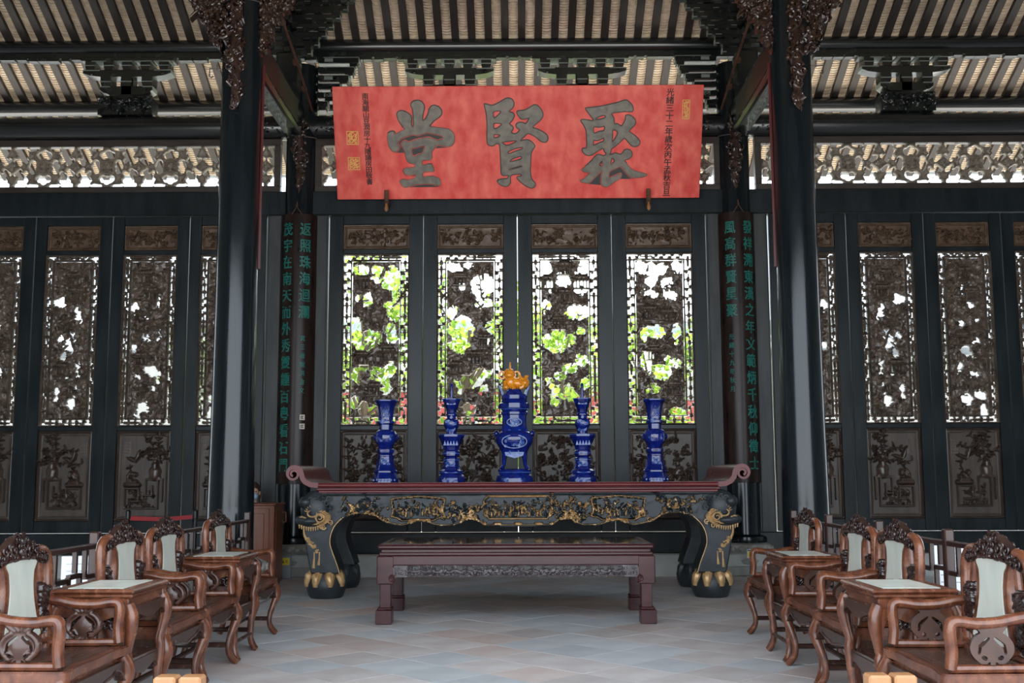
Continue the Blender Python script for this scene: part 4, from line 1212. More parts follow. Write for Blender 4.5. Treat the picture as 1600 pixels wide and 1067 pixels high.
# carved front apron
PB = [(0, .769), (.35, .775), (.40, .80), (.45, .835), (.52, .845), (.58, .835), (.62, .80), (.70, .775), (.84, .772), (.93, .79), (.98, .82), (1.02, .81), (1.08, .83), (1.16, .80), (1.25, .773), (1.33, .785), (1.40, .80), (1.46, .82), (1.53, .87), (1.63, .904), (1.74, .905), (1.84, .885), (1.9, .86), (2.2, .8)]
def apron_carve():
    w, z0 = 4.36, .74; h = 1.13 - z0; rg = random.Random(31)
    c = Carve(w, h, .0068); ax = np.abs(c.X - w / 2)
    zb = np.interp(ax.ravel(), [p[0] for p in PB], [p[1] for p in PB]).reshape(ax.shape) - z0
    c.F = np.minimum(c.Z - zb, 1.) * .8
    F0 = c.F.copy()
    c.H = .004 + .004 * np.clip(c.noise(.1, 3), 0, 1)
    S = lambda x: x + w / 2
    for s in (-1, 1):
        pr = [(S(s * x), z - z0 + .012) for x, z in PB if x < 1.9]
        c.stroke(pr, .007, .022, 1)
        for cx_, cz_, r_, d in ((.47, .85, .035, 1), (.57, .85, .035, -1), (.97, .825, .03, 1), (1.09, .835, .032, -1), (1.42, .83, .035, 1), (.36, .80, .02, -1), (1.16, .81, .025, 1)):
            c.curl(S(s * cx_), cz_ - z0, r_, 0 if s > 0 else PI, d * s, 1.3, .0075, .022, 1)
    c.seg((.02, h - .02), (w - .02, h - .02), .008, .008, .014)
    def gold(p=.7): return 1 if rg.random() < p + .08 else 0
    # cartouches
    for x0, x1, kind in ((-.365, .365, 0), (-1.375, -.79, 1), (.79, 1.375, 1)):
        a, b = S(x0), S(x1); zt, zl = h - .035, .105
        if kind == 0: fr = [(a, zl + .05), (a + .015, zl + .03), (a + .04, zl + .025), (a + .05, zl), (b - .05, zl), (b - .04, zl + .025), (b - .015, zl + .03), (b, zl + .05), (b, zt - .04), (b - .04, zt), (a + .04, zt), (a, zt - .04), (a, zl + .05)]
        else:
            m = (a + b) / 2
            fr = [(a, zl + .03), (a + .06, zl + .02), (a + .12, zl - .012), (m, zl - .008), (b - .12, zl - .012), (b - .06, zl + .02), (b, zl + .03), (b - .022, zl + .09), (b, zt - .03), (b - .06, zt - .02), (m, zt), (a + .06, zt - .02), (a, zt - .03), (a + .022, zl + .09), (a, zl + .03)]
        c.stroke(fr, .008, .026, 1)
        c.stroke([(p[0] + (.016 if p[0] < (a + b) / 2 else -.016), p[1] + (.014 if p[1] < (zt + zl) / 2 else -.014)) for p in fr], .003, .022, 1)
        # people, trees and rocks inside
        n = int((b - a) / .042)
        for k in range(n):
            x = a + .035 + (b - a - .07) * k / (n - 1) + rg.uniform(-.01, .01); z = zl + .03 + rg.uniform(0, .045); hh = rg.uniform(.024, .04)
            c.seg((x, z), (x + rg.uniform(-.012, .012), z + .04), .014, .010, hh, gold()); c.dot(x, z + .058, .009, hh, gold(.9))
            if rg.random() < .6: c.seg((x, z + .03), (x + rg.uniform(-.03, .03), z + rg.uniform(.03, .055)), .005, .004, hh, gold())
        for k in range(n):
            c.branch(a + rg.uniform(.03, b - a - .03), zl + rg.uniform(.06, .11), .10, rg.uniform(.2, 2.9), .004, .03, rg, gold(.7), .022, 4)
        for k in range(int(n * 2.4)): c.leaf(a + rg.uniform(.03, b - a - .05), zl + rg.uniform(.02, .2), .045, rg.uniform(0, 6), .026, .008, gold(.6))
    # vases, blossom and auspicious things between the cartouches
    for x0, x1 in ((-.78, -.38), (.38, .78), (-1.95, -1.40), (1.40, 1.95)):
        outer = abs(x0) > 1.2 and abs(x1) > 1.2
        for k in range(16 if not outer else 13):
            x, z = S(rg.uniform(x0 + .04, x1 - .04)), rg.uniform(.12, .27) + (.06 if outer else 0)
            c.branch(x, z, .17, rg.uniform(0, 6.2), .0045, .03, rg, gold(.6), .026, 6)
            c.flower(x + rg.uniform(-.04, .04), z + rg.uniform(-.03, .03), rg.uniform(.016, .026), .036, 6, gold(.7))
        m = S((x0 + x1) / 2)
        if not outer:
            for k in range(10): c.branch(m + rg.uniform(-.07, .07), .07 + rg.uniform(0, .05), .08, rg.uniform(.6, 2.5), .006, .03, rg, 1, .03, 3)
            c.seg((m - .03, .06), (m + .03, .06), .016, .016, .032, 1)
        else:
            c.seg((m - .05, .24), (m + .04, .30), .045, .045, .022, 0); c.ring(m - .005, .27, .055, .004, .032, 1, 12)
            for k in range(5): c.seg((m - .06 + .02 * k, .29 - .0 * k), (m - .03 + .02 * k, .23), .003, .003, .036, 1)
    for x in (-.22, 0, .22): 
        for d in (-.02, 0, .02): c.flower(S(x + d), .052, .018, .03, 5, 1)
        c.seg((S(x - .04), .066), (S(x + .04), .066), .005, .005, .025, 1)
    c.F = np.minimum(F0, c.F) if False else np.where(F0 > -.004, np.maximum(F0, .0005), F0)
    return c.mesh('apron', ['altar_black', 'gilding'], .1, gold=True, hs=1.35)
link('apron', apron_carve(), altar, (-2.18, .055, .74))
for s in (-1, 1):
    q = MB(); pts = [(.3, .95), (.5, .86), (.7, .80), (.82, .78), (.95, .80), (1.15, .86), (1.35, .95), (1.35, 1.13), (.3, 1.13)]
    q.prism(pts, s * 2.08, s * 2.17, 'yz'); q.build('side_apron', ['altar_black'], altar)
OUT = [(-2.205, 1.128), (-2.30, 1.02), (-2.352, .91), (-2.352, .81), (-2.318, .708), (-2.298, .585), (-2.27, .42), (-2.235, .27)]
INN = [(-1.925, .27), (-1.96, .381), (-2.008, .503), (-2.035, .598), (-2.02, .707), (-1.967, .803), (-1.87, .89), (-1.78, .96), (-1.78, 1.128)]
LEG = catmull(OUT, 4) + catmull(INN, 4)
def altar_leg(s, y0, y1, front):
    q = MB(); q.prism([(-s * (-x), z) if False else (s * -x, z) for x, z in LEG], y0, y1, 'xz')
    o = q.build('leg', ['altar_black'], altar)
    b = o.modifiers.new('bevel', 'BEVEL'); b.width = .035; b.segments = 3; b.limit_method = 'ANGLE'; b.angle_limit = R(50)
    cx_ = s * 2.10; cy_ = (y0 + y1) / 2
    q = MB()                                                   # lion paw on a low pad
    q.lathe([(.17, 0), (.19, .03), (.21, .09), (.215, .15), (.195, .21), (.165, .27), (.15, .30)], 28, (cx_, cy_, 0), sq=(1, 1.08))
    for k, a in enumerate((-62, -22, 22, 62)):
        d = (math.sin(R(a)), -math.cos(R(a)))
        P_ = [(cx_ + d[0] * r_, cy_ + d[1] * r_ * 1.08, z) for r_, z in ((.11, .275), (.15, .262), (.188, .225), (.207, .175), (.212, .125))]
        q.tube(P_, [.045, .058, .056, .044, .026], 9, 1 if front else 0)
    q.tube([(cx_ + .165 * math.cos(2 * PI * i / 20), cy_ + .175 * math.sin(2 * PI * i / 20), .285) for i in range(20)], .014, 6, 1 if front else 0, closed=True)
    q.build('paw', ['altar_black', 'gilding'], o)
    if not front: return
    # lion mask at the knee
    q = MB(); hx, hy, hz = s * 2.20, y0 - .005, .90
    q.blob((hx, hy + .05, hz + .06), (.17, .12, .20), 16); q.blob((hx + s * .13, hy + .0, hz - .06), (.085, .10, .055), 12)
    q.blob((hx + s * .06, hy - .02, hz - .07), (.12, .08, .05), 12); q.blob((hx + s * .10, hy, hz + .13), (.08, .09, .07), 10)
    for k in range(9):                                         # brow fringe
        a = R(20 + 18 * k); q.tube([(hx + s * (.02 + .055 * math.cos(a)), hy - .05, hz + .015 + .05 * math.sin(a)), (hx + s * (.02 + .09 * math.cos(a)), hy - .06, hz + .015 + .085 * math.sin(a))], [.009, .004], 6, 1)
    q.tube([(hx + s * (.02 + .05 * math.cos(2 * PI * i / 14)), hy - .055, hz + .012 + .036 * math.sin(2 * PI * i / 14)) for i in range(14)], .009, 6, 1, closed=True)
    q.blob((hx + s * .02, hy - .05, hz + .012), (.028, .025, .022), 10)
    q.tube([(hx - s * (.06 + .045 * math.cos(a * .5)), hy - .055, hz - .04 + .05 * math.sin(a * .5)) for a in range(0, 12)], .010, 6, 1)
    q.curl((hx - s * .06, hy - .06, hz - .035), .055, 1.4, .011, 'xz', s, 0, 6, 14, 1)
    for k in range(11):                                        # beard and teeth along the lower lip
        u = k / 10; x_ = hx + s * (.16 - .25 * u); z_ = hz - .115 - .03 * math.sin(u * PI)
        q.tube([(x_, hy - .045, z_ + .012), (x_ - s * .004, hy - .05, z_ - .03)], [.011, .005], 6, 1)
    q.tube([(hx + s * .17, hy - .05, hz - .085), (hx + s * .08, hy - .06, hz - .10), (hx - s * .03, hy - .055, hz - .10), (hx - s * .10, hy - .04, hz - .06), (hx - s * .14, hy - .03, hz + .02)], .010, 6, 1)
    for k in range(7): q.curl((hx - s * (.10 + .035 * (k % 3)), hy - .04, hz + .17 - .05 * k), .032, 1.3, .009, 'xz', s * (-1) ** k, k, 5, 10, 1 if k > 2 else 0)
    for k in range(5): q.curl((hx + s * (.04 - .05 * k), hy - .045, hz + .17 + .012 * (k % 2)), .032, 1.2, .009, 'xz', s, k, 5, 10, 0)
    for k in range(16):                                        # gilt mane locks behind the jaw
        u = k / 15; x_ = hx - s * (.02 + .13 * math.sin(u * PI * .9)); z_ = hz + .06 - .19 * u
        q.tube([(x_ + s * .03, hy - .035, z_ + .01), (x_, hy - .05, z_), (x_ - s * .03, hy - .04, z_ + .018)], [.008, .012, .005], 6, 1)
    q.tube([(hx + s * .155, hy - .06, hz - .03), (hx + s * .12, hy - .085, hz - .02), (hx + s * .085, hy - .07, hz - .035)], .009, 6, 1)
    q.build('lion_mask', ['altar_black', 'gilding'], o)
    q = MB()                                                   # gilt cord and tassel
    q.tube([(hx + s * .115, hy - .03, .77), (hx + s * .11, hy - .025, .70), (hx + s * .09, hy - .012, .64)], [.010, .012, .014], 6)
    rg = random.Random(6)
    for k in range(26):
        u = k / 25; q.blob((hx + s * (.095 - .13 * u + rg.uniform(-.016, .016)), hy + .004, .65 - .14 * u + rg.uniform(-.025, .025)), (.018, .014, .012), 6)
    for dx, z1 in ((-.055, .36), (.0, .33)): q.tube([(hx + s * dx, hy + .002, .50), (hx + s * dx, hy, .43), (hx + s * (dx + .006), hy, z1)], [.008, .009, .018], 7)
    q.build('tassel', ['gilding'], o)
    q = MB(); q.tube([(s * -x, y0 + .004, z) for x, z in catmull(INN[:7], 3)], .006, 5); q.build('edge_line', ['gilding'], o)
for s in (-1, 1):
    altar_leg(s, .05, .46, True); altar_leg(s, 1.18, 1.58, False)

# ================================================================== LOW BENCH TABLE
bench = thing('low_table', 'long low dark red table standing in front of the altar table', 'table', (-.03, 10.0, 0))
BW, BD = 1.24, 1.15
q = MB(); q.box(-BW, BW, 0, BD, .655, .70, 0, b=.016); q.box(-BW + .05, BW - .05, .05, BD - .05, .6995, .7015, 1)
q.build('top', ['bench_wood', 'bench_top'], bench)
q = MB(); q.box(-BW + .03, BW - .03, .03, BD - .03, .625, .657, b=.006); q.box(-BW + .012, BW - .012, .012, BD - .012, .60, .63, b=.008); q.build('waist', ['bench_wood'], bench)
for y0, y1 in ((.0, .07), (BD - .07, BD)):
    q = MB(); q.box(-BW, BW, y0, y1, .515, .602, b=.008); q.build('apron_rail', ['bench_wood'], bench)
for s in (-1, 1):
    q = MB(); q.box(min(s * BW, s * (BW - .07)), max(s * BW, s * (BW - .07)), .05, BD - .05, .45, .602, b=.008); q.build('side_rail', ['bench_wood'], bench)
rg = random.Random(17); c = Carve(2.22, .105, .0062)
c.rect(.006, .006, 2.214, .099, .008, .012)
for k in range(22):
    x = .06 + 2.1 * k / 21
    c.flower(x, .058, .036, .026, 5, a0=k)
    for d in (-1, 1): c.leaf(x, .05, .06, PI / 2 - d * 1.3, .02, .011, bend=-d * .6); c.curl(x + d * .035, .03, .02, k, d, 1.1, .006, .02, k=6)
c.ring(1.11, .055, .04, .006, .025); c.scatter(.03, .015, 2.19, .09, 60, .016, .02, rg)
link('carved_apron', c.mesh('carved_apron', ['bench_carve'], .025, back=True), bench, (-1.11, .018, .412))
for s in (-1, 1):
    q = MB(); m0 = q.mark()
    q.box(-.07, .07, -.006, .006, 0, .10); q.rect = None
    for a_, b_ in (((-.05, .02), (-.05, .085)), ((-.05, .085), (.0, .09)), ((.0, .09), (.045, .06)), ((.045, .06), (.045, .02)), ((-.02, .02), (-.02, .055)), ((-.02, .055), (.015, .05))): q.bar((a_[0], -.01, a_[1]), (b_[0], -.01, b_[1]), .012, .012, up=(0, 1, 0))
    o = q.build('corner_fret', ['bench_carve'], bench); o.location = (s * 1.04, .012, .412); o.scale.x = -s
def bench_leg(s, y0, y1):
    q = MB(); X = lambda a, b: (min(s * a, s * b), max(s * a, s * b))
    q.box(*X(1.243, 1.09), y0, y1, .35, .598, b=.008)
    q.box(*X(1.215, 1.115), y0 + .015, y1 - .015, .12, .355, b=.006)
    o = q.build('leg', ['bench_wood'], bench)
    q = MB(); q.box(*X(1.25, 1.105), y0 - .01, y1 + .005, 0, .125, b=.006)
    q.box(*X(1.235, 1.105), y0 - .002, y1, .122, .15, b=.01)
    xc = s * 1.178; yf = y0 - .013
    sp = [(-.052, .015), (.052, .015), (.052, .108), (-.052, .108), (-.052, .035), (.032, .035), (.032, .088), (-.03, .088), (-.03, .055), (.01, .055), (.01, .068)]
    for a_, b_ in zip(sp[:-1], sp[1:]): q.bar((xc + s * a_[0], yf, a_[1]), (xc + s * b_[0], yf, b_[1]), .009, .009, up=(0, 1, 0))
    q.build('foot_block', ['bench_wood'], o)
    q = MB(); q.curl((s * 1.098, y0 - .004, .40), .034, 1.7, .009, 'xz', -s, PI / 2, 6, 18); q.build('leg_scroll', ['bench_wood'], o)
for s in (-1, 1): bench_leg(s, -.004, .14); bench_leg(s, BD - .14, BD + .004)

# ================================================================== BLUE CERAMICS
ZT = 1.2396
def facets(q, prof, belly=(9, 9)):
    """six-sided section with softened corners, round at the belly"""
    n = 36; vs = []; fs = []
    for r_, z_ in prof:
        rd = 1. if belly[0] <= z_ <= belly[1] else .12
        for j in range(n):
            a = 2 * PI * j / n; b_ = (a % (PI / 3)) - PI / 6; hx_ = .866 / math.cos(b_); hx_ = min(hx_, .965)
            k_ = rd + (1 - rd) * hx_; vs.append((r_ * k_ * math.cos(a), r_ * k_ * math.sin(a) * .95, z_))
    for i in range(len(prof) - 1):
        for j in range(n): fs.append((i * n + j, i * n + (j + 1) % n, (i + 1) * n + (j + 1) % n, (i + 1) * n + j))
    fs += [tuple(range(n))[::-1], tuple((len(prof) - 1) * n + j for j in range(n))]
    q.add(vs, fs)
def profile(rows, ybot, ytop, height, k):
    return [(hw * k, (ybot - y) / (ybot - ytop) * height) for y, hw in rows][::-1]
def panels(q, z, hw, w, h, seed, mi=1):
    """raised ornament on the front face"""
    rg = random.Random(seed)
    for _ in range(14):
        x, zz = rg.uniform(-w, w), z + rg.uniform(-h, h)
        q.curl((x, -hw * .84 - .004, zz), .018, 1.1, .006, 'xz', rg.choice((-1, 1)), rg.uniform(0, 6), 5, 8, mi)
GU = [(100, 127), (112, 128), (128, 118), (135, 112), (180, 95), (250, 82), (325, 80), (335, 97), (360, 97), (375, 78), (430, 78), (450, 105), (480, 122), (520, 125), (570, 115), (600, 92), (615, 85), (640, 85), (650, 98), (685, 95), (700, 80), (715, 92), (725, 92), (740, 88), (800, 100), (880, 125), (890, 135), (905, 135), (915, 125), (940, 135), (965, 145), (975, 150), (1015, 150)]
def gu_vase(x, y, label):
    t = thing('flower_vase', label, 'vase', (x, y, ZT), group=None)
    pr = profile(GU, 1015, 100, .948, .00104); q = MB(); facets(q, pr, (.40, .60)); q.build('body', ['blue_glaze'], t, sharp=25)
    q = MB(); k = .00104
    for z, hw, w, h, sd in ((.80, .083, .035, .05, 1), (.51, .125, .075, .03, 2), (.22, .1, .05, .05, 3), (.70, .09, .05, .012, 4)): panels(q, z, hw * 1.0, w, h, sd, 0)
    q.tube([(-.05, -.083, .76), (0, -.10, .87), (.05, -.083, .76)], .006, 5)
    for i in range(7): q.blob((-.12 + .04 * i, -.135, .025), (.014, .008, .014), 6)
    for z, r_ in ((.945, .129), (.115, .136), (.685, .098), (.36, .098)): q.lathe([(r_ * 1.0, z - .006), (r_ * 1.02, z), (r_ * 1.0, z + .006)], 6, sq=(1, .95))
    stuff(q.build('relief', ['blue_pale'], t))
    for s in (-1, 1):
        q = MB(); q.blob((s * .128, 0, .515), (.022, .03, .035), 8); q.curl((s * .135, 0, .52), .03, 1.2, .009, 'yz', 1, 0, 5, 9); q.build('side_mask', ['blue_glaze'], t)
CA = [(190, 60), (195, 92), (210, 90), (240, 75), (280, 62), (290, 55), (330, 48), (345, 56), (355, 56), (370, 45), (390, 48), (400, 68), (430, 78), (460, 75), (490, 62), (500, 52), (545, 52), (550, 132), (568, 132), (575, 128), (600, 115), (650, 90), (680, 80), (700, 75), (715, 85), (755, 82), (770, 70), (780, 80), (800, 78), (815, 75), (860, 85), (890, 100), (905, 120), (920, 125), (940, 115), (955, 130), (970, 138), (1015, 140)]
def candlestick(x, y, label):
    t = thing('candlestick', label, 'candlestick', (x, y, ZT)); k = .00117
    q = MB(); facets(q, profile(CA, 1015, 190, .963, k), (.60, .76)); q.build('body', ['blue_glaze'], t, sharp=25)
    q = MB(); q.lathe([(.017, .955), (.017, 1.12), (.012, 1.138), (.004, 1.142)], 10); q.build('spike', ['blue_glaze'], t)
    q = MB()
    for zz, hw, n in ((.45, .115, 5), (.92, .075, 3)):         # upright leaves under each dish
        for i in range(n):
            x_ = (-.5 + (i + .5) / n) * hw * 1.5
            q.prism([(x_ - .017, zz - .03), (x_ + .017, zz - .03), (x_, zz + .025)], -hw * .88 - .006, -hw * .72, 'xz')
    for z, r_ in ((.542, .155), (.11, .146), (.957, .108), (.33, .1), (.255, .094)): q.lathe([(r_, z - .006), (r_ * 1.015, z), (r_, z + .006)], 6, sq=(1, .95))
    panels(q, .68, .09, .05, .02, 5, 0); panels(q, .2, .09, .05, .03, 6, 0); panels(q, .02, .16, .1, .01, 7, 0); panels(q, .60, .062, .04, .012, 8, 0)
    stuff(q.build('relief', ['blue_pale'], t))
def censer(x, y):
    t = thing('censer', 'tall blue glazed four-legged censer with an amber lion on its lid', 'censer', (x, y, ZT)); k = .001397
    def sqbox(rows, mb):                                       # rectangular section with cut corners
        mb.lathe([(hw * k * 1.04, (1025 - yy) * k) for yy, hw in rows][::-1], 16, rot=PI / 16, sq=(1, .82))
    q = MB(); sqbox([(918, 118), (925, 135), (945, 130), (960, 125), (975, 140), (1000, 148), (1025, 148)], q); q.build('plinth', ['blue_glaze'], t, sharp=25)
    q = MB(); sqbox([(610, 110), (622, 132), (640, 146), (665, 152), (700, 149), (730, 132), (750, 118), (775, 108), (800, 100)], q); q.build('belly', ['blue_glaze'], t, sharp=25)
    q = MB(); sqbox([(300, 92), (310, 104), (340, 106), (345, 100), (370, 106), (378, 120), (415, 122), (425, 104), (440, 100), (450, 108), (468, 108), (475, 98), (560, 98), (585, 104), (612, 112)], q); q.build('neck', ['blue_glaze'], t, sharp=25)
    for sx in (-1, 1):
        for sy in (-1, 1):
            q = MB(); q.tube([(sx * .115, sy * .085, .33), (sx * .12, sy * .09, .25), (sx * .125, sy * .095, .19), (sx * .15, sy * .11, .145)], [.034, .026, .019, .026], 8); q.build('leg', ['blue_glaze'], t)
        q = MB(); q.tube([(sx * .13, 0, .99), (sx * .15, 0, 1.06), (sx * .178, 0, 1.11)], [.022, .02, .016], 6, sy=2.2, up=(0, 1, 0)); q.build('ear', ['blue_pale'], t)
        q = MB(); q.blob((sx * .205, 0, .555), (.03, .045, .04), 9); q.curl((sx * .225, 0, .55), .034, 1.2, .01, 'yz', 1, 0, 5, 9); q.build('side_mask', ['blue_glaze'], t)
    q = MB()
    for z, hw, w, h, sd, n in ((.46, .205, .11, .05, 1, 2), (.68, .14, .06, .03, 2, 1), (.33, .15, .1, .015, 3, 1), (.025, .2, .14, .012, 4, 2)):
        for j in range(n): panels(q, z, hw * .93, w, h, sd + j * 9, 0)
    q.tube([(.145 * math.cos(2 * PI * i / 24) * (1 if abs(math.cos(2 * PI * i / 24)) < .9 else .98), -.165, .46 + .075 * math.sin(2 * PI * i / 24)) for i in range(24)], .007, 5, closed=True)
    q.tube([(.085 * math.cos(2 * PI * i / 20), -.118, .685 + .045 * math.sin(2 * PI * i / 20)) for i in range(20)], .006, 5, closed=True)
    q.lathe([(.168, .836), (.172, .842), (.168, .848)], 8, rot=PI / 8, sq=(1, .82)); q.lathe([(.2, .105), (.203, .111), (.2, .117)], 8, rot=PI / 8, sq=(1, .82)); q.lathe([(.158, .585), (.162, .592), (.158, .6)], 8, rot=PI / 8, sq=(1, .82))
    q.prism([(-.11, .34), (-.1, .30), (-.05, .285), (0, .27), (.05, .285), (.1, .30), (.11, .34)], -.125, -.105, 'xz')
    stuff(q.build('relief', ['blue_pale'], t))
    q = MB(); q.lathe([(.105, 1.0), (.1, 1.03), (.085, 1.055), (.07, 1.07)], 8, rot=PI / 8, sq=(1, .82)); lid = q.build('lid', ['blue_glaze'], t)
    q = MB(); z0 = 1.07; rg = random.Random(2)                # seated lion with a ball, head turned to the front
    q.blob((.045, 0, z0 + .07), (.085, .06, .065), 12); q.blob((.115, 0, z0 + .075), (.062, .062, .07), 12); q.blob((-.04, -.01, z0 + .085), (.06, .055, .08), 12)
    q.blob((-.055, -.02, z0 + .175), (.066, .06, .06), 14); q.blob((-.055, -.075, z0 + .16), (.036, .025, .026), 10)
    for sx in (-1, 1):
        q.tube([(-.055 + sx * (.085 + .036 * math.cos(2 * PI * i / 14)), -.02, z0 + .165 + .042 * math.sin(2 * PI * i / 14)) for i in range(14)], .013, 7, closed=True)
        q.blob((-.055 + sx * .03, -.075, z0 + .195), .014, 7); q.tube([(-.055 + sx * .05, -.02, z0 + .09), (-.055 + sx * .05, -.045, z0 + .03), (-.055 + sx * .055, -.06, z0)], [.026, .022, .024], 8)
    q.blob((-.09, -.06, z0 + .02), .03, 9); q.tube([(.11, -.05, z0 + .06), (.09, -.07, z0 + .02), (.06, -.075, z0 + .01)], [.03, .026, .02], 8)
    for k in range(34):
        a = rg.uniform(0, 2 * PI); q.curl((-.055 + .06 * math.cos(a), -.03 + .02 * rg.random(), z0 + .17 + .055 * math.sin(a)), .016, 1.1, .007, 'xz', rg.choice((-1, 1)), a, 5, 7)
    for k in range(16): q.blob((.12 + rg.uniform(-.05, .055), -.03 - rg.uniform(0, .03), z0 + .09 + rg.uniform(-.05, .06)), .017, 6)
    q.tube([(-.05, -.01, z0 + .22), (-.048, -.01, z0 + .25), (-.045, -.01, z0 + .315)], [.026, .012, .007], 8)
    q.build('lion', ['amber_glaze'], lid)
gu_vase(-1.54, 12.8, 'blue glazed faceted vase standing at the far left of the altar set')
gu_vase(1.575, 12.8, 'blue glazed faceted vase standing at the far right of the altar set')
candlestick(-.78, 12.8, 'blue glazed candlestick with bare spike left of the censer')
candlestick(.74, 12.8, 'blue glazed candlestick with bare spike right of the censer')
censer(-.05, 12.8)

mat('splat_wood', (.030, .013, .009), .26, col2=(.062, .026, .018), vscale=8)
# ================================================================== ROSEWOOD CHAIRS AND TEA TABLES
def to_back(xb):
    def f(V): return np.stack([xb - V[:, 1], V[:, 0], V[:, 2]], 1)
    return f
def make_chair():
    t = thing('armchair', '', 'chair')
    lean = lambda z: -.145 - .05 * (z - .46)
    # seat
    out = catmull([(-.23, -.335), (-.10, -.338), (.08, -.341), (.20, -.342), (.235, -.338), (.245, -.30), (.225, -.18), (.235, 0), (.225, .18), (.245, .30), (.235, .338), (.20, .342), (.08, .341), (-.10, .338), (-.23, .335)], 3)
    q = MB(); q.prism(out, .425, .463, 'xy'); q.prism([(x * .96, y * .97) for x, y in out], .458, .468, 'xy'); seat = q.build('seat', ['rosewood'], t)
    q = MB(); q.prism([(x * .80, y * .86) for x, y in out], .464, .4695, 'xy'); q.build('seat_panel', ['rosewood_dark'], seat)
    q = MB(); q.box(-.21, .21, -.32, .32, .395, .43); q.build('waist', ['rosewood'], t)
    # aprons with an ogee lower edge
    def apron(L):
        h = L / 2
        return catmull([(-h, .40), (-h, .30), (-h * .86, .345), (-h * .66, .362), (-h * .50, .345), (-h * .25, .335), (0, .322), (h * .25, .335), (h * .50, .345), (h * .66, .362), (h * .86, .345), (h, .30), (h, .40)], 3)
    for x0, x1 in ((.20, .238), (-.225, -.20)):
        q = MB(); q.prism(apron(.60), x0, x1, 'yz')
        if x0 > 0: q.tube([(x1 + .002, y, z + .006) for y, z in apron(.60)[3:-3]], .006, 5)
        q.build('apron', ['rosewood_dark'], t)
    for s in (-1, 1):
        q = MB(); q.prism(apron(.38), s * .305, s * .338, 'xz'); q.build('apron', ['rosewood_dark'], t)
    # legs
    for sx, sy in ((1, 1), (1, -1), (-1, 1), (-1, -1)):
        if sx > 0: P_ = [(.212, sy * .315, .42), (.232, sy * .333, .37), (.236, sy * .336, .325), (.215, sy * .312, .25), (.195, sy * .294, .17), (.192, sy * .29, .10), (.212, sy * .308, .045), (.238, sy * .33, .012)]; r_ = [.034, .038, .037, .028, .022, .021, .024, .024]
        else: P_ = [(-.19, sy * .305, .42), (-.20, sy * .31, .33), (-.19, sy * .30, .2), (-.195, sy * .30, .1), (-.225, sy * .31, .012)]; r_ = [.03, .03, .024, .022, .024]
        q = MB(); q.tube(catmull(P_, 3), [r_[min(len(r_) - 1, i // 3)] * (1 - (i % 3) / 3) + r_[min(len(r_) - 1, i // 3 + 1)] * (i % 3) / 3 for i in range(len(P_) * 3 - 2)], 10)
        q.build('leg', ['rosewood'], t)
    for s in (-1, 1):
        q = MB(); q.tube([(-.2, s * .293, .135), (.195, s * .293, .135)], .015, 8, sy=1.2); q.build('stretcher', ['rosewood_dark'], t)
    q = MB(); q.tube([(.0, -.293, .135), (.0, .293, .135)], .015, 8, sy=1.2); q.build('stretcher', ['rosewood_dark'], t)
    q = MB(); q.tube([(-.2, -.295, .16), (-.2, .295, .16)], .015, 8, sy=1.2); q.build('stretcher', ['rosewood_dark'], t)
    # back: posts rising to rounded shoulders, splat frame, marble, carved crest
    for s in (-1, 1):
        P_ = [(-.16, s * .285, .455), (-.16, s * .288, .58), (-.165, s * .294, .72), (-.17, s * .300, .83), (-.173, s * .290, .90), (-.175, s * .250, .942), (-.175, s * .18, .95)]
        q = MB(); q.tube(catmull(P_, 4), .0265, 12, sx=1.05); q.build('back_post', ['rosewood'], t)
    hw = [(.50, .125), (.545, .150), (.60, .148), (.66, .128), (.73, .110), (.80, .104), (.86, .112), (.91, .124), (.935, .118)]
    def splat(e, z0, z1):
        zz = [z for z, _ in hw if z0 <= z <= z1]; R_ = [(np.interp(z, [a for a, _ in hw], [b for _, b in hw]) + e, z) for z in zz]
        return catmull(R_ + [(-y, z) for y, z in R_[::-1]], 4, True)
    def shear(mb, st, dx=0.):
        for i in range(st, len(mb.v)):
            x, y, z = mb.v[i]; mb.v[i] = (x + lean(z) + dx, y, z)
    q = MB(); q.prism(splat(.036, .47, .95), -.018, .018, 'yz'); shear(q, 0); sp = q.build('splat_frame', ['rosewood'], t)
    q = MB(); q.prism(splat(0, .53, .92), -.022, .022, 'yz'); shear(q, 0); q.build('marble_panel', ['marble'], sp)
    rg = random.Random(21)
    for s in (-1, 1):
        c = Carve(.105, .27, .006)
        for _ in range(34): c.curl(rg.uniform(.02, .085), rg.uniform(.03, .24), rg.uniform(.018, .028), rg.uniform(0, 6), rg.choice((-1, 1)), 1.2, .008, rg.uniform(.01, .022), k=7)
        c.scatter(.02, .02, .085, .25, 26, .014, .022, rg)
        q = c.mesh('side_carving', ['crest_wood'], .02, back=True, mirror=s < 0, warp=to_back(-.155))
        o = link('side_carving', q, t, (0, s * .238 - .0525, .53))
        q = MB(); q.tube([(lean(.80), s * .215, .80), (lean(.87), s * .20, .87), (lean(.95), s * .195, .95)], .016, 8, sx=1.2); q.build('back_stile', ['rosewood'], t)
    up = [(-.272, .898), (-.268, .925), (-.225, .948), (-.175, .962), (-.13, .985), (-.085, 1.005), (-.05, 1.024), (0, 1.032)]
    lo = [(0, .888), (.045, .905), (.085, .925), (.12, .918), (.16, .900), (.205, .888), (.245, .880)]
    q = MB(); q.prism(catmull(up + [(-y, z) for y, z in up[-2::-1]] + lo[::-1] + [(-y, z) for y, z in lo[1:]], 3, True), -.195, -.155, 'yz')
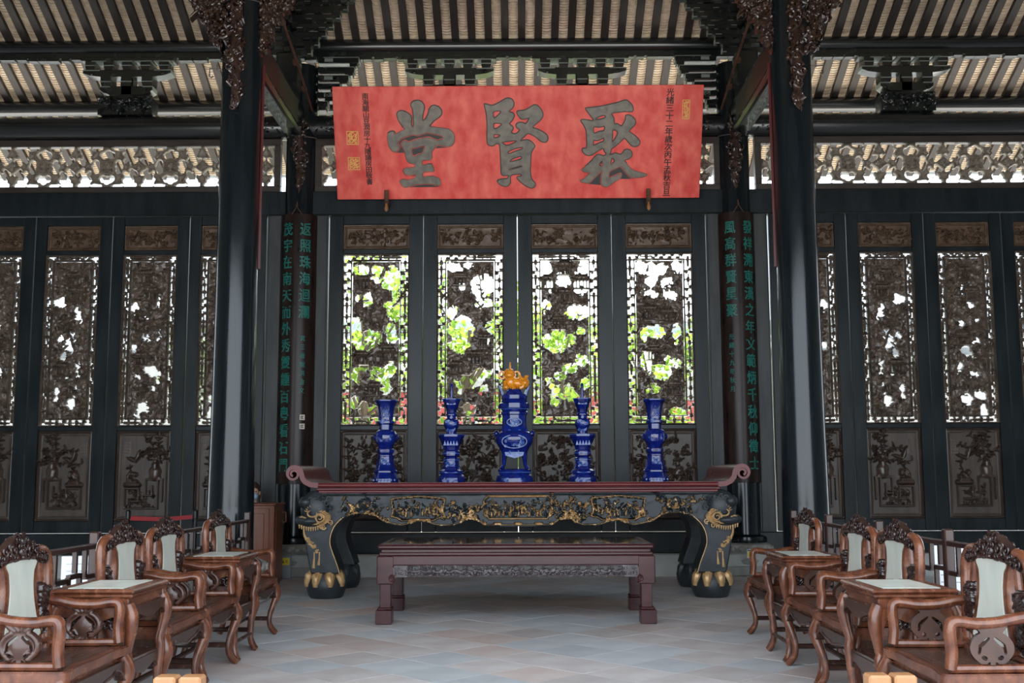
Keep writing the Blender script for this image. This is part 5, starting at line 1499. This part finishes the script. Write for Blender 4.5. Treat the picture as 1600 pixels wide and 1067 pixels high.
    spec = [(.030, .985, .026, 1, .3), (.075, .965, .030, -1, 1.2), (.118, .950, .026, 1, 2.5), (.155, .930, .024, -1, 0.), (.195, .918, .026, 1, 4.), (.235, .908, .022, -1, 2.),
            (.055, .935, .020, 1, 3.), (.100, .985, .018, 1, 5.), (.145, .962, .017, -1, 1.), (.185, .942, .016, 1, 3.), (.035, 1.012, .016, -1, .5), (.225, .932, .014, 1, .2)]
    for y, z, r_, d, a0 in spec:
        for sg in (-1, 1):
            for xf, ln in ((-.152, .012), (-.198, -.012)):
                q.curl((xf, sg * y, z), r_, 1.35, r_ * .30, 'yz', d * sg, a0 if sg > 0 else PI - a0, 6, 13, lean=-ln)
    for y in (.05, .10, .16, .21):
        for sg in (-1, 1): q.tube([(-.15, sg * (y - .02), .90 + .02), (-.142, sg * y, .925), (-.15, sg * (y + .03), .912)], [.005, .011, .003], 6)
    q.blob((-.15, 0, .955), (.022, .03, .028), 10); q.blob((-.14, 0, .93), (.014, .018, .012), 8); q.blob((-.15, 0, 1.005), (.018, .022, .018), 8)
    for sg in (-1, 1): q.blob((-.135, sg * .013, .965), .007, 6); q.tube([(-.16, sg * .012, 1.02), (-.16, sg * .03, 1.04), (-.165, sg * .05, 1.036)], [.010, .009, .004], 6)
    q.build('crest', ['crest_wood'], t, sharp=60)
    q = MB(); q.tube([(lean(.5), -.295, .505), (lean(.5), .295, .505)], .018, 8); q.build('back_rail', ['rosewood'], t)
    # arms: closed loops standing on the seat with a pierced bat splat
    ca = Carve(.21, .17, .0044)
    ca.F = .075 - np.hypot((ca.X - .105) * .80, (ca.Z - .072) * 1.08); ca.H = .006 + .012 * np.clip(1 - (np.hypot((ca.X - .105) / .045, (ca.Z - .066) / .05)) ** 2, 0, 1)
    for s in (-1, 1):
        ca.leaf(.105 + s * .02, .135, .07, PI / 2 - s * 1.15, .012, .012, bend=s * .4); ca.leaf(.105 + s * .005, .135, .04, PI / 2 - s * .45, .012, .010)
        ca.ring(.105, .072, .062, .012, .016, 0, 9, a0=PI / 2 - s * .5, a1=PI / 2 - s * 2.6, ex=1.28); ca.curl(.105 + s * .046, .028, .022, PI / 2 - s * .6, s, 1.2, .009, .016)
    ca.seg((.065, .158), (.145, .158), .011, .011, .01)
    for s in (-1, 1):
        ca.seg((.105 + s * .014, .112), (.105 + s * .042, .088), .006, .009, 0, cut=True); ca.seg((.105 + s * .050, .082), (.105 + s * .056, .052), .008, .006, 0, cut=True)
        ca.seg((.105 + s * .030, .030), (.105 + s * .038, .034), .009, .009, 0, cut=True); ca.seg((.105 + s * .020, .0), (.105 + s * .014, .012), .010, .004, 0, cut=True)
    bat = ca.mesh('arm_splat', ['splat_wood'], .014, back=True)
    for s in (-1, 1):
        P_ = [(-.165, s * .293, .70), (-.10, s * .296, .692), (-.02, s * .298, .676), (.08, s * .305, .672), (.155, s * .312, .682), (.188, s * .314, .675), (.196, s * .314, .635), (.190, s * .313, .56), (.198, s * .312, .485)]
        q = MB(); q.tube(catmull(P_, 4), .0255, 10, sx=1.1); q.tube([(.20, s * .312, .486), (-.17, s * .30, .486)], .0185, 8); a = q.build('arm', ['rosewood'], t)
        link('arm_splat', bat, a, (-.085, s * .306 - .002, .50))
    return t
CH = make_chair()
def make_table():
    t = thing('tea_table', '', 'table')
    q = MB(); q.box(-.215, .215, -.288, .288, .715, .737, b=.009); q.box(-.205, .205, -.278, .278, .69, .718, b=.01); top = q.build('top', ['rosewood'], t)
    q = MB(); q.box(-.145, .145, -.225, .225, .736, .7395, b=.001); q.build('marble_inset', ['marble'], top)
    q = MB(); q.box(-.185, .185, -.27, .27, .64, .692, b=.006); q.build('waist', ['rosewood'], t)
    def ap(L): h = L / 2; return catmull([(-h, .645), (-h, .50), (-h * .9, .57), (-h * .7, .60), (-h * .4, .585), (0, .565), (h * .4, .585), (h * .7, .60), (h * .9, .57), (h, .50), (h, .645)], 3)
    for s in (-1, 1):
        q = MB(); q.prism(ap(.52), s * .19, s * .212, 'yz'); q.build('apron', ['rosewood_dark'], t)
        q = MB(); q.prism(ap(.36), s * .27, s * .292, 'xz'); q.build('apron', ['rosewood'], t)
    for sx in (-1, 1):
        for sy in (-1, 1):
            P_ = [(sx * .182, sy * .265, .655), (sx * .202, sy * .268, .61), (sx * .205, sy * .27, .56), (sx * .192, sy * .26, .48), (sx * .18, sy * .25, .42), (sx * .186, sy * .255, .38), (sx * .178, sy * .248, .22), (sx * .174, sy * .244, .10), (sx * .19, sy * .255, .04), (sx * .21, sy * .268, .012)]
            r_ = [.032, .036, .034, .027, .024, .027, .022, .021, .023, .024]
            q = MB(); q.tube(catmull(P_, 3), [r_[min(9, i // 3)] * (1 - (i % 3) / 3) + r_[min(9, i // 3 + 1)] * (i % 3) / 3 for i in range(28)], 10); q.build('leg', ['rosewood'], t)
    q = MB(); q.box(-.18, .18, -.262, .262, .345, .372, b=.008); q.build('shelf', ['rosewood_dark'], t)
    for s in (-1, 1):
        q = MB(); q.prism([(y, z - .285) for y, z in ap(.50)], s * .165, s * .185, 'yz'); q.build('shelf_apron', ['rosewood_dark'], t)
        q = MB(); q.tube([(s * .175, -.25, .13), (s * .175, .25, .13)], .014, 8); q.build('stretcher', ['rosewood_dark'], t)
    q = MB(); c = Carve(.3, .12, .006); rg = random.Random(4)
    for k in range(12): c.curl(.03 + .022 * k, .06 + .02 * (-1) ** k, .03, k, (-1) ** k, 1.2, .008, .012)
    link('pierced_panel', c.mesh('pierced_panel', ['crest_wood'], .012, back=True), t, (-.15, -.268, .52))
    return t
TB = make_table()
LEFT = ((-2.20, 5.27), (-2.215, 6.705), (-2.235, 7.58), (-2.275, 9.035))
RIGHT = ((2.02, 5.16), (2.06, 6.59), (2.09, 7.45), (2.14, 8.97))
WHO = ('nearest the camera', 'second from the camera', 'third from the camera', 'farthest from the camera')
CH.scale.y = 1.155
first = True
for rows, rz, nm in ((LEFT, 0., 'left'), (RIGHT, PI, 'right')):
    for k, (x, y) in enumerate(rows):
        lab = 'carved rosewood armchair with pale marble back, %s in the %s row' % (WHO[k], nm)
        if first: o = CH; o.location = (x, y, 0); o.rotation_euler.z = rz; o['label'] = lab; first = False
        else: o = copy_tree(CH, None, lab, (x, y, 0), rz)
        o['group'] = 'rosewood armchairs in two facing rows'
first = True
for x, y, lab in ((-2.175, 5.98, 'nearer one of the left row'), (-2.21, 8.285, 'farther one of the left row'), (1.97, 5.875, 'nearer one of the right row'), (2.07, 8.19, 'farther one of the right row')):
    lab = 'rosewood tea table with marble top between two armchairs, ' + lab
    if first: TB.location = (x, y, 0); TB['label'] = lab; o = TB; first = False
    else: o = copy_tree(TB, None, lab, (x, y, 0))
    o['group'] = 'rosewood tea tables'

# ================================================================== RAILINGS, CABINET, PEOPLE, SMALL THINGS
def railing(x, s, label):
    t = thing('railing', label, 'railing', (x, 4.6, 0)); L = 7.0
    q = MB(); q.box(-.024, .024, 0, L, .835, .87, b=.006); q.build('top_rail', ['rail_wood'], t)
    q = MB(); q.box(-.02, .02, 0, L, .12, .15, b=.005); q.build('bottom_rail', ['rail_wood'], t)
    for y in (.0, 1.42, 2.84, 4.26, 5.68, 7.0):
        q = MB(); q.box(-.032, .032, y - .032, y + .032, 0, .945, b=.008); q.build('post', ['rail_wood'], t)
    y = .05
    while y < L - .3:
        q = MB(); w, d = .028, .03
        def m(a, b): q.bar((0, y + a[0], a[1]), (0, y + b[0], b[1]), d, w, up=(1, 0, 0))
        m((.10, .84), (.10, .70)); m((.26, .84), (.26, .66)); m((.0, .50), (.0, .68)); m((.0, .68), (.18, .68)); m((.18, .69), (.18, .48)); m((.26, .66), (.44, .66)); m((.26, .54), (.44, .54)); m((.44, .67), (.44, .40)); m((.18, .48), (.30, .48)); m((.30, .49), (.30, .30)); m((.0, .50), (.10, .50)); m((.10, .50), (.10, .15)); m((.30, .30), (.44, .30)); m((.44, .30), (.44, .15))
        q.build('fret', ['rail_wood'], t)
        y += .473
railing(-2.83, -1, 'dark fretted wooden railing behind the left row of armchairs')
railing(2.85, 1, 'dark fretted wooden railing behind the right row of armchairs')

t = thing('cabinet', 'reddish wooden cabinet with a panelled door behind the left front column', 'cabinet', (-2.95, 13.42, 0))
q = MB(); q.box(-.62, 0, 0, .50, .03, .965, b=.006); q.box(-.60, -.02, .02, .48, 0, .04); q.build('body', ['cabinet_wood'], t)
q = MB(); q.box(-.64, .02, -.02, .52, .963, .99, b=.008); q.build('top', ['cabinet_wood'], t)
for z0, z1 in ((.36, .93), (.06, .33)):
    q = MB(); q.box(-.56, -.06, -.014, 0, z0, z1, b=.005); q.box(-.50, -.12, -.022, -.01, z0 + .06, z1 - .06, b=.008); q.build('door_panel', ['cabinet_wood'], t)
q = MB(); q.box(0, .012, .06, .44, .08, .92, b=.005); d = q.build('side_panel', ['cabinet_wood'], t)
q = MB(); q.tube([(.01, .40, .88), (.05, .40, .87), (.055, .40, .76), (.01, .40, .74)], .012, 8); q.build('handle', ['cabinet_wood'], t)

# seated attendant behind the cabinet
def skin_body(name, joints, edges, m, parent=None, sub=2):
    me = bpy.data.meshes.new(name); me.from_pydata([j[0] for j in joints], edges, []); me.materials.append(MATS[m])
    o = link(name, me, parent)
    md = o.modifiers.new('skin', 'SKIN'); md.use_smooth_shade = True
    sv = me.skin_vertices[0].data if me.skin_vertices else None
    if sv is None:
        import bmesh
        b_ = bmesh.new(); b_.from_mesh(me); b_.verts.layers.skin.verify(); b_.to_mesh(me); b_.free(); sv = me.skin_vertices[0].data
    for i, j in enumerate(joints): sv[i].radius = (j[1], j[1] if len(j) < 3 else j[2]); sv[i].use_root = i == 0
    s_ = o.modifiers.new('sub', 'SUBSURF'); s_.levels = sub; s_.render_levels = sub
    return o
per = thing('person', 'seated person with dark hair, blue face mask and pink top behind the cabinet', 'person', (-3.46, 14.42, 0), R(20))
J = [((0, .06, .46), .13), ((0, .05, .62), .115), ((0, .04, .80), .13), ((0, .04, .90), .10), ((0, .03, .965), .05), ((0, .01, 1.03), .072), ((0, .0, 1.11), .088), ((0, .01, 1.19), .075),
     ((-.15, .04, .88), .05), ((-.20, -.02, .70), .042), ((-.16, -.20, .62), .034), ((-.12, -.28, .60), .028), ((.15, .04, .88), .05), ((.20, -.02, .70), .042), ((.16, -.20, .62), .034), ((.12, -.28, .60), .028),
     ((-.09, -.02, .45), .085), ((-.11, -.34, .45), .062), ((-.11, -.36, .22), .05), ((-.11, -.36, .07), .036), ((-.11, -.46, .035), .032), ((.09, -.02, .45), .085), ((.11, -.34, .45), .062), ((.11, -.36, .22), .05), ((.11, -.36, .07), .036), ((.11, -.46, .035), .032)]
E_ = [(0, 1), (1, 2), (2, 3), (3, 4), (4, 5), (5, 6), (6, 7), (3, 8), (8, 9), (9, 10), (10, 11), (3, 12), (12, 13), (13, 14), (14, 15), (0, 16), (16, 17), (17, 18), (18, 19), (19, 20), (0, 21), (21, 22), (22, 23), (23, 24), (24, 25)]
skin_body('body', J, E_, 'skin', per)
JT = [(J[i][0], J[i][1] * 1.12) for i in (0, 1, 2, 3, 8, 9, 10, 12, 13, 14)]
skin_body('top', JT, [(0, 1), (1, 2), (2, 3), (3, 4), (4, 5), (5, 6), (3, 7), (7, 8), (8, 9)], 'pink_cloth', per)
JL = [(J[i][0], J[i][1] * 1.12) for i in (0, 16, 17, 18, 19, 21, 22, 23, 24)]
skin_body('trousers', JL, [(0, 1), (1, 2), (2, 3), (3, 4), (0, 5), (5, 6), (6, 7), (7, 8)], 'navy_cloth', per)
q = MB(); q.blob((0, .035, 1.15), (.098, .095, .105), 16); q.tube([(.0, .09, 1.14), (0, .105, 1.03), (0, .10, .95)], [.085, .07, .03], 12); q.tube([(-.085, .02, 1.15), (-.09, .03, 1.04)], [.03, .02], 8); q.tube([(.085, .02, 1.15), (.09, .03, 1.04)], [.03, .02], 8); q.build('hair', ['hair'], per)
q = MB(); q.blob((0, -.055, 1.06), (.062, .042, .05), 14); q.build('face_mask', ['mask_blue'], per)
q = MB(); q.blob((0, -.085, 1.095), (.012, .016, .02), 8)
for s in (-1, 1): q.blob((s * .09, .005, 1.10), (.012, .02, .03), 8)
q.build('face_features', ['skin'], per)
q = MB()
for s in (-1, 1): q.blob((s * .032, -.078, 1.122), (.013, .008, .007), 8)
q.build('eyes', ['glyph_dark'], per)
t = thing('stool', 'low wooden stool under the seated person', 'stool', (-3.46, 14.47, 0))
q = MB(); q.box(-.17, .17, -.12, .15, .28, .315, b=.01); q.build('seat', ['cabinet_wood'], t)
for sx in (-1, 1):
    for sy in (-1, 1): q = MB(); q.tube([(sx * .13, sy * .11, .28), (sx * .15, sy * .13, 0)], .018, 8); q.build('leg', ['cabinet_wood'], t)

# belt barrier
for k, (x, lab) in enumerate(((-3.93, 'right-hand'), (-4.75, 'left-hand'))):
    t = thing('barrier_post', 'slim black belt barrier post beyond the left armchairs, the %s one' % lab, 'barrier post', (x, 13.5, 0))
    q = MB(); q.lathe([(.15, 0), (.15, .015), (.05, .035), (.02, .05)], 20); q.build('base', ['black_post'], t)
    q = MB(); q.lathe([(.022, .04), (.022, .80), (.034, .81), (.034, .90), (.02, .915)], 14); q.build('pole', ['black_post'], t)
q = MB(); q.tube([(-4.72, 13.5, .815), (-4.3, 13.5, .80), (-3.96, 13.5, .83)], 1., 4, sx=.004, sy=.035, rot=PI / 4, up=(0, 0, 1))
tag(q.build('barrier_belt', ['belt_red']), 'red belt stretched between the two black barrier posts', 'belt')

# small signs
t = thing('floor_sign', 'small grey sign with a yellow label at the foot of the left rear pillar', 'sign', (-3.02, 14.42, 0))
q = MB(); q.box(-.075, .075, 0, .03, .0, .30, b=.006); q.box(-.05, .05, -.006, 0, .02, .17); q.build('plate', ['steel'], t)
q = MB(); q.box(-.055, .055, -.008, 0, .18, .27, 0); q.prism([(-.035, .205), (-.01, .205), (-.0225, .245)], -.011, -.008, 'xz', 1); q.box(.005, .035, -.011, -.008, .232, .24, 1); q.box(.005, .035, -.011, -.008, .21, .218, 1); q.build('label_card', ['sign_yellow', 'glyph_dark'], t)
t = thing('floor_sign', 'small white and yellow tag on a stand at the foot of the right rear pillar', 'sign', (2.98, 14.45, 0))
q = MB(); q.tube([(0, .02, 0), (0, .02, .26)], .008, 6); q.box(-.06, .06, 0, .04, 0, .01); q.build('stand', ['steel'], t)
q = MB(); q.box(-.04, .05, -.004, .008, .25, .36, 0, b=.002); q.box(-.03, .02, -.008, -.003, .26, .33, 1); q.box(-.03, .02, -.008, -.003, .335, .352, 2); q.build('label_card', ['sign_white', 'sign_yellow', 'glyph_dark'], t)
for x, y, w, z0, z1, lab, rz in ((3.16, 8.0, .40, .30, .80, 'right', -12), (-3.16, 8.1, .30, .44, .74, 'left', 12)):
    t = thing('notice_board', 'white notice board on a low stand beyond the %s railing' % lab, 'sign', (x, y, 0), R(rz))
    q = MB(); q.box(-w / 2, w / 2, -.01, .01, z0, z1, 0, b=.004)
    for k in range(5): q.box(-w * .38, w * (.35 - .1 * (k % 2)), -.0125, -.0095, z1 - .06 - .05 * k, z1 - .052 - .05 * k, 1)
    q.build('panel', ['sign_white', 'steel'], t)
    for s in (-1, 1): q = MB(); q.tube([(s * w * .4, .03, 0), (s * w * .4, .016, z1 - .03)], .01, 6); q.build('leg', ['steel'], t)

# honey-coloured posts in the foreground
for x, lab in ((-.975, 'left pair, outer one'), (-.905, 'left pair, inner one'), (.985, 'right pair, inner one'), (1.055, 'right pair, outer one')):
    t = thing('barrier_block', 'honey-coloured square wooden post in the foreground, %s' % lab, 'post', (x, 3.13, 0))
    q = MB(); q.box(-.031, .031, -.031, .031, .02, .757, b=.006); q.build('post', ['honey_wood'], t)
    q = MB(); q.box(-.033, .033, -.12, .12, 0, .03, b=.004); q.build('foot', ['honey_wood'], t)

# ================================================================== REAR COURTYARD
t = thing('rear_hall', 'grey brick hall with red panels and grey tiled roof across the rear courtyard', 'building', (0, 36, 0))
q = MB(); q.box(-14, 14, 0, 6, 0, 4.6); q.build('wall', ['brick_grey'], t)
for k in range(14):
    x = -9.4 + 1.35 * k
    q = MB(); q.box(x, x + 1.2, -.08, 0, .3, 4.05 - .3 * (k % 2), b=.02); q.build('red_panel', ['red_lacquer'], t)
q = MB()
q.add([(-15, -1.6, 4.5), (15, -1.6, 4.5), (15, 3, 6.4), (-15, 3, 6.4), (-15, -1.6, 4.3), (15, -1.6, 4.3), (15, 3, 6.2), (-15, 3, 6.2)], [(0, 1, 2, 3), (4, 7, 6, 5), (0, 4, 5, 1), (1, 5, 6, 2), (0, 3, 7, 4)])
for k in range(100): x = -14.9 + .3 * k; q.tube([(x, -1.65, 4.5), (x, 3, 6.42)], .07, 6)
q.box(-15, 15, 2.8, 3.2, 6.3, 6.8)
q.build('roof', ['grey_rooftile'], t)
for s, nm in ((-1, 'left'), (1, 'right')):
    q = MB(); q.box(min(s * 3.9, s * 13), max(s * 3.9, s * 13), 22, 22.3, 0, 3.7); q.box(min(s * 3.8, s * 13), max(s * 3.8, s * 13), 21.9, 22.4, 3.7, 3.85, 1, b=.02)
    tag(q.build('garden_wall', ['plaster', 'grey_rooftile']), 'white plastered garden wall beyond the doors of the %s bay' % nm, 'wall')
def tree(x, y, h, seed, n, spread, label, clusters):
    rg = random.Random(seed); rs = np.random.RandomState(seed)
    t = thing('courtyard_tree', label, 'tree', (x, y, 0), group='trees in the rear courtyard')
    q = MB(); q.tube([(0, 0, 0), (.05, .02, h * .3), (-.04, 0, h * .55), (.05, 0, h * .8)], [.14, .11, .08, .04], 9)
    cl = []
    for k in range(clusters):
        a = rg.uniform(0, 6.28); r_ = spread * rg.uniform(.15, 1); z = h * rg.uniform(.30, 1.0); c_ = (r_ * math.cos(a), r_ * math.sin(a) * .7, z); cl.append(c_)
        q.tube([(0, 0, z * .7), (c_[0] * .6, c_[1] * .6, z * .9), c_], [.035, .022, .008], 6)
    q.build('trunk', ['bark'], t)
    C_ = np.array(cl)[rs.randint(0, len(cl), n)]; P_ = C_ + rs.normal(0, .30, (n, 3)) * (1, 1, .8)
    d1 = rs.normal(0, 1, (n, 3)); d1 /= np.linalg.norm(d1, axis=1)[:, None]; d2 = np.cross(d1, rs.normal(0, 1, (n, 3))); d2 /= np.linalg.norm(d2, axis=1)[:, None]
    L_ = rs.uniform(.10, .17, (n, 1)); W = L_ * .42; nm_ = np.cross(d1, d2)
    V = np.stack([P_ - d1 * L_ * .5, P_ + d2 * W - nm_ * .02, P_ + d1 * L_ * .5, P_ - d2 * W - nm_ * .02], 1).reshape(-1, 3)
    me = bpy.data.meshes.new('foliage'); me.from_pydata(V.tolist(), [], [(4 * i, 4 * i + 1, 4 * i + 2, 4 * i + 3) for i in range(n)]); me.materials.append(MATS['leaf'])
    stuff(link('foliage', me, t))
for a in ((-2.9, 20.5, 5.6, 1, 2600, 1.5, 'bright green tree in the rear courtyard, leftmost behind the middle doors', 16), (-1.0, 21.5, 5.2, 2, 2400, 1.3, 'bright green tree in the rear courtyard, behind the second door leaf', 15),
          (.9, 23, 4.6, 3, 1900, 1.1, 'bright green tree in the rear courtyard, behind the third door leaf', 12), (2.6, 21.5, 4.3, 4, 1700, 1.1, 'bright green tree in the rear courtyard, rightmost behind the middle doors', 11), (-5.2, 19.6, 4.2, 5, 900, .8, 'small green tree in the rear courtyard near the left garden wall', 7)):
    tree(*a)
